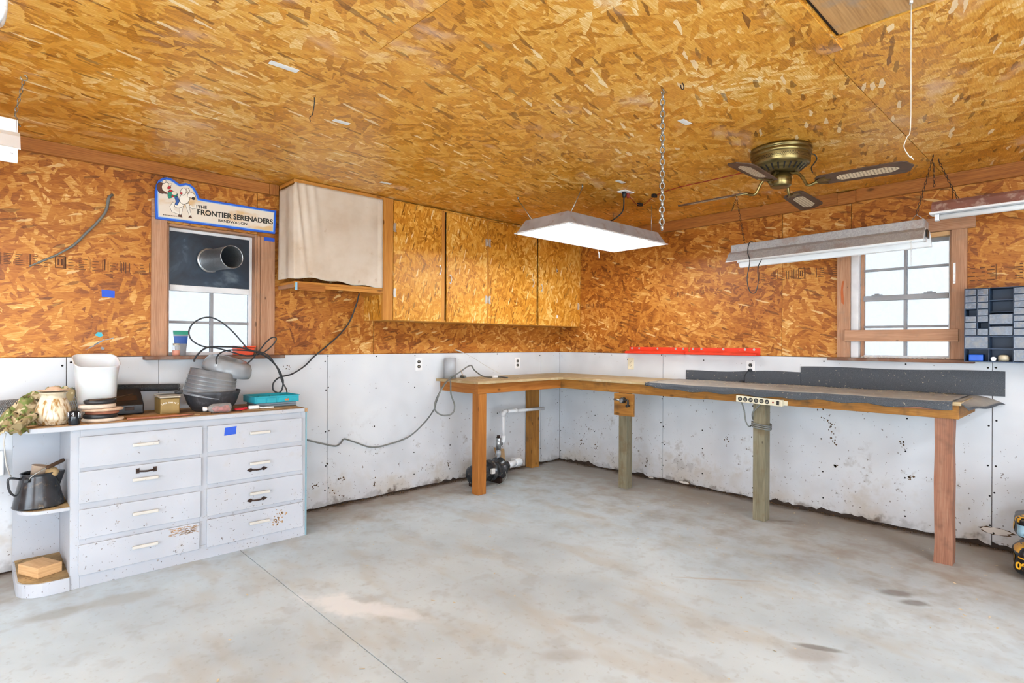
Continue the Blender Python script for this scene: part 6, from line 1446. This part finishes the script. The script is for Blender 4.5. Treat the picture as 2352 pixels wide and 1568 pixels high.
MB().grid(lambda u, v: tuple(Vector(pouch(.52+.46*u, .48+.30*v))+V(0, -.001, 0)), 17, 5).build('blue_print', M['blue_ink'], cup); MB().grid(lambda u, v: tuple(Vector(pouch(.52+.46*u, .84+.15*v))+V(0, -.001, 0)), 17, 5).build('green_print', M['green_ink'], cup)
ob = thing('orange_box', 'orange plastic box on the right side of the window sill', 'box', (-3.36, -.0, SZ))
MB().prism([(-3.475, SZ), (-3.365, SZ), (-3.355, SZ+.055), (-3.478, SZ+.055)], 1, -.055, .045).build('bin', M['orange_plastic'], ob, bevel=.004); MB().box((-3.484, -.061, SZ+.0555), (-3.349, .049, SZ+.066)).build('lid', M['orange_plastic'], ob, bevel=.003); part(MB().box((-3.482, -.0625, SZ+.057), (-3.44, -.0612, SZ+.065)).build('paper_label', M['sticker'], ob), 'white label')

# ------------------------------------------------------------------ black cable tangle over the tubs
yA = -.25
cq = [WL(825, 674, -.10), WL(818, 700, -.06), WL(803, 738, -.04), WL(780, 768, -.035), WL(750, 795, -.035), WL(722, 818, -.04), WL(700, 840, -.06), WL(672, 858, -.12), WL(650, 864, -.16), WL(636, 870, -.18), WL(627, 882, -.18), WL(628, 896, -.18), WL(640, 902, -.20), WL(648, 893, -.20), WL(650, 872, -.20), WL(640, 848, -.20), WL(625, 830, -.21), WL(605, 815, -.22), WL(582, 806, -.24), WL(552, 798, -.25), WL(515, 796, -.26), WL(480, 797, -.27), WL(462, 806, -.28), WL(448, 822, -.29), WL(446, 830, -.30)]
tag(MB().tube(spline(cq, 6), .0058, 8).build('black_cable', M['black_cable']), 'long black cable from the wall shelf down to the tub pile', 'cable')
cq = [WL(572, 806, -.24), WL(557, 787, -.22), WL(535, 762, -.20), WL(512, 742, -.19), WL(492, 731, -.19), WL(475, 728.5, -.19), WL(458, 733, -.19), WL(442, 744, -.19), WL(434, 760, -.19), WL(437, 776, -.20), WL(450, 788, -.21), WL(470, 796, -.22), WL(497, 799, -.25), WL(525, 806, -.26), WL(556, 815, -.26), WL(575, 817, -.25), WL(600, 812, -.22), WL(618, 800, -.21), WL(632, 785, -.21), WL(634, 776, -.21), WL(625, 775, -.21), WL(612, 785, -.22), WL(598, 802, -.24), WL(580, 824, -.28), WL(560, 840, -.33), WL(542, 850, -.36)]
tag(MB().tube(spline(cq, 6), .0048, 8).build('black_cable', M['black_cable']), 'black cable looping up in front of the window panes', 'cable')
cq = [WL(497, 836, -.37), WL(497, 822, -.36), WL(507, 810, -.33), WL(525, 804, -.31), WL(555, 804, -.29), WL(580, 806, -.27), WL(605, 810, -.25), WL(622, 822, -.24), WL(638, 848, -.23), WL(648, 876, -.22), WL(657, 892, -.23), WL(659, 900, -.25)]
tag(MB().tube(spline(cq, 6), .0048, 8).build('black_cable', M['black_cable']), 'black cable draped over the grey lid down to the teal tray', 'cable')
cq = [WL(445, 826, -.31), WL(452, 812, -.30), WL(466, 800, -.29), WL(490, 797, -.28), WL(520, 797, -.28), WL(545, 800, -.28)]
# thin black vent wire over the upper right: short cable at the far bench leg
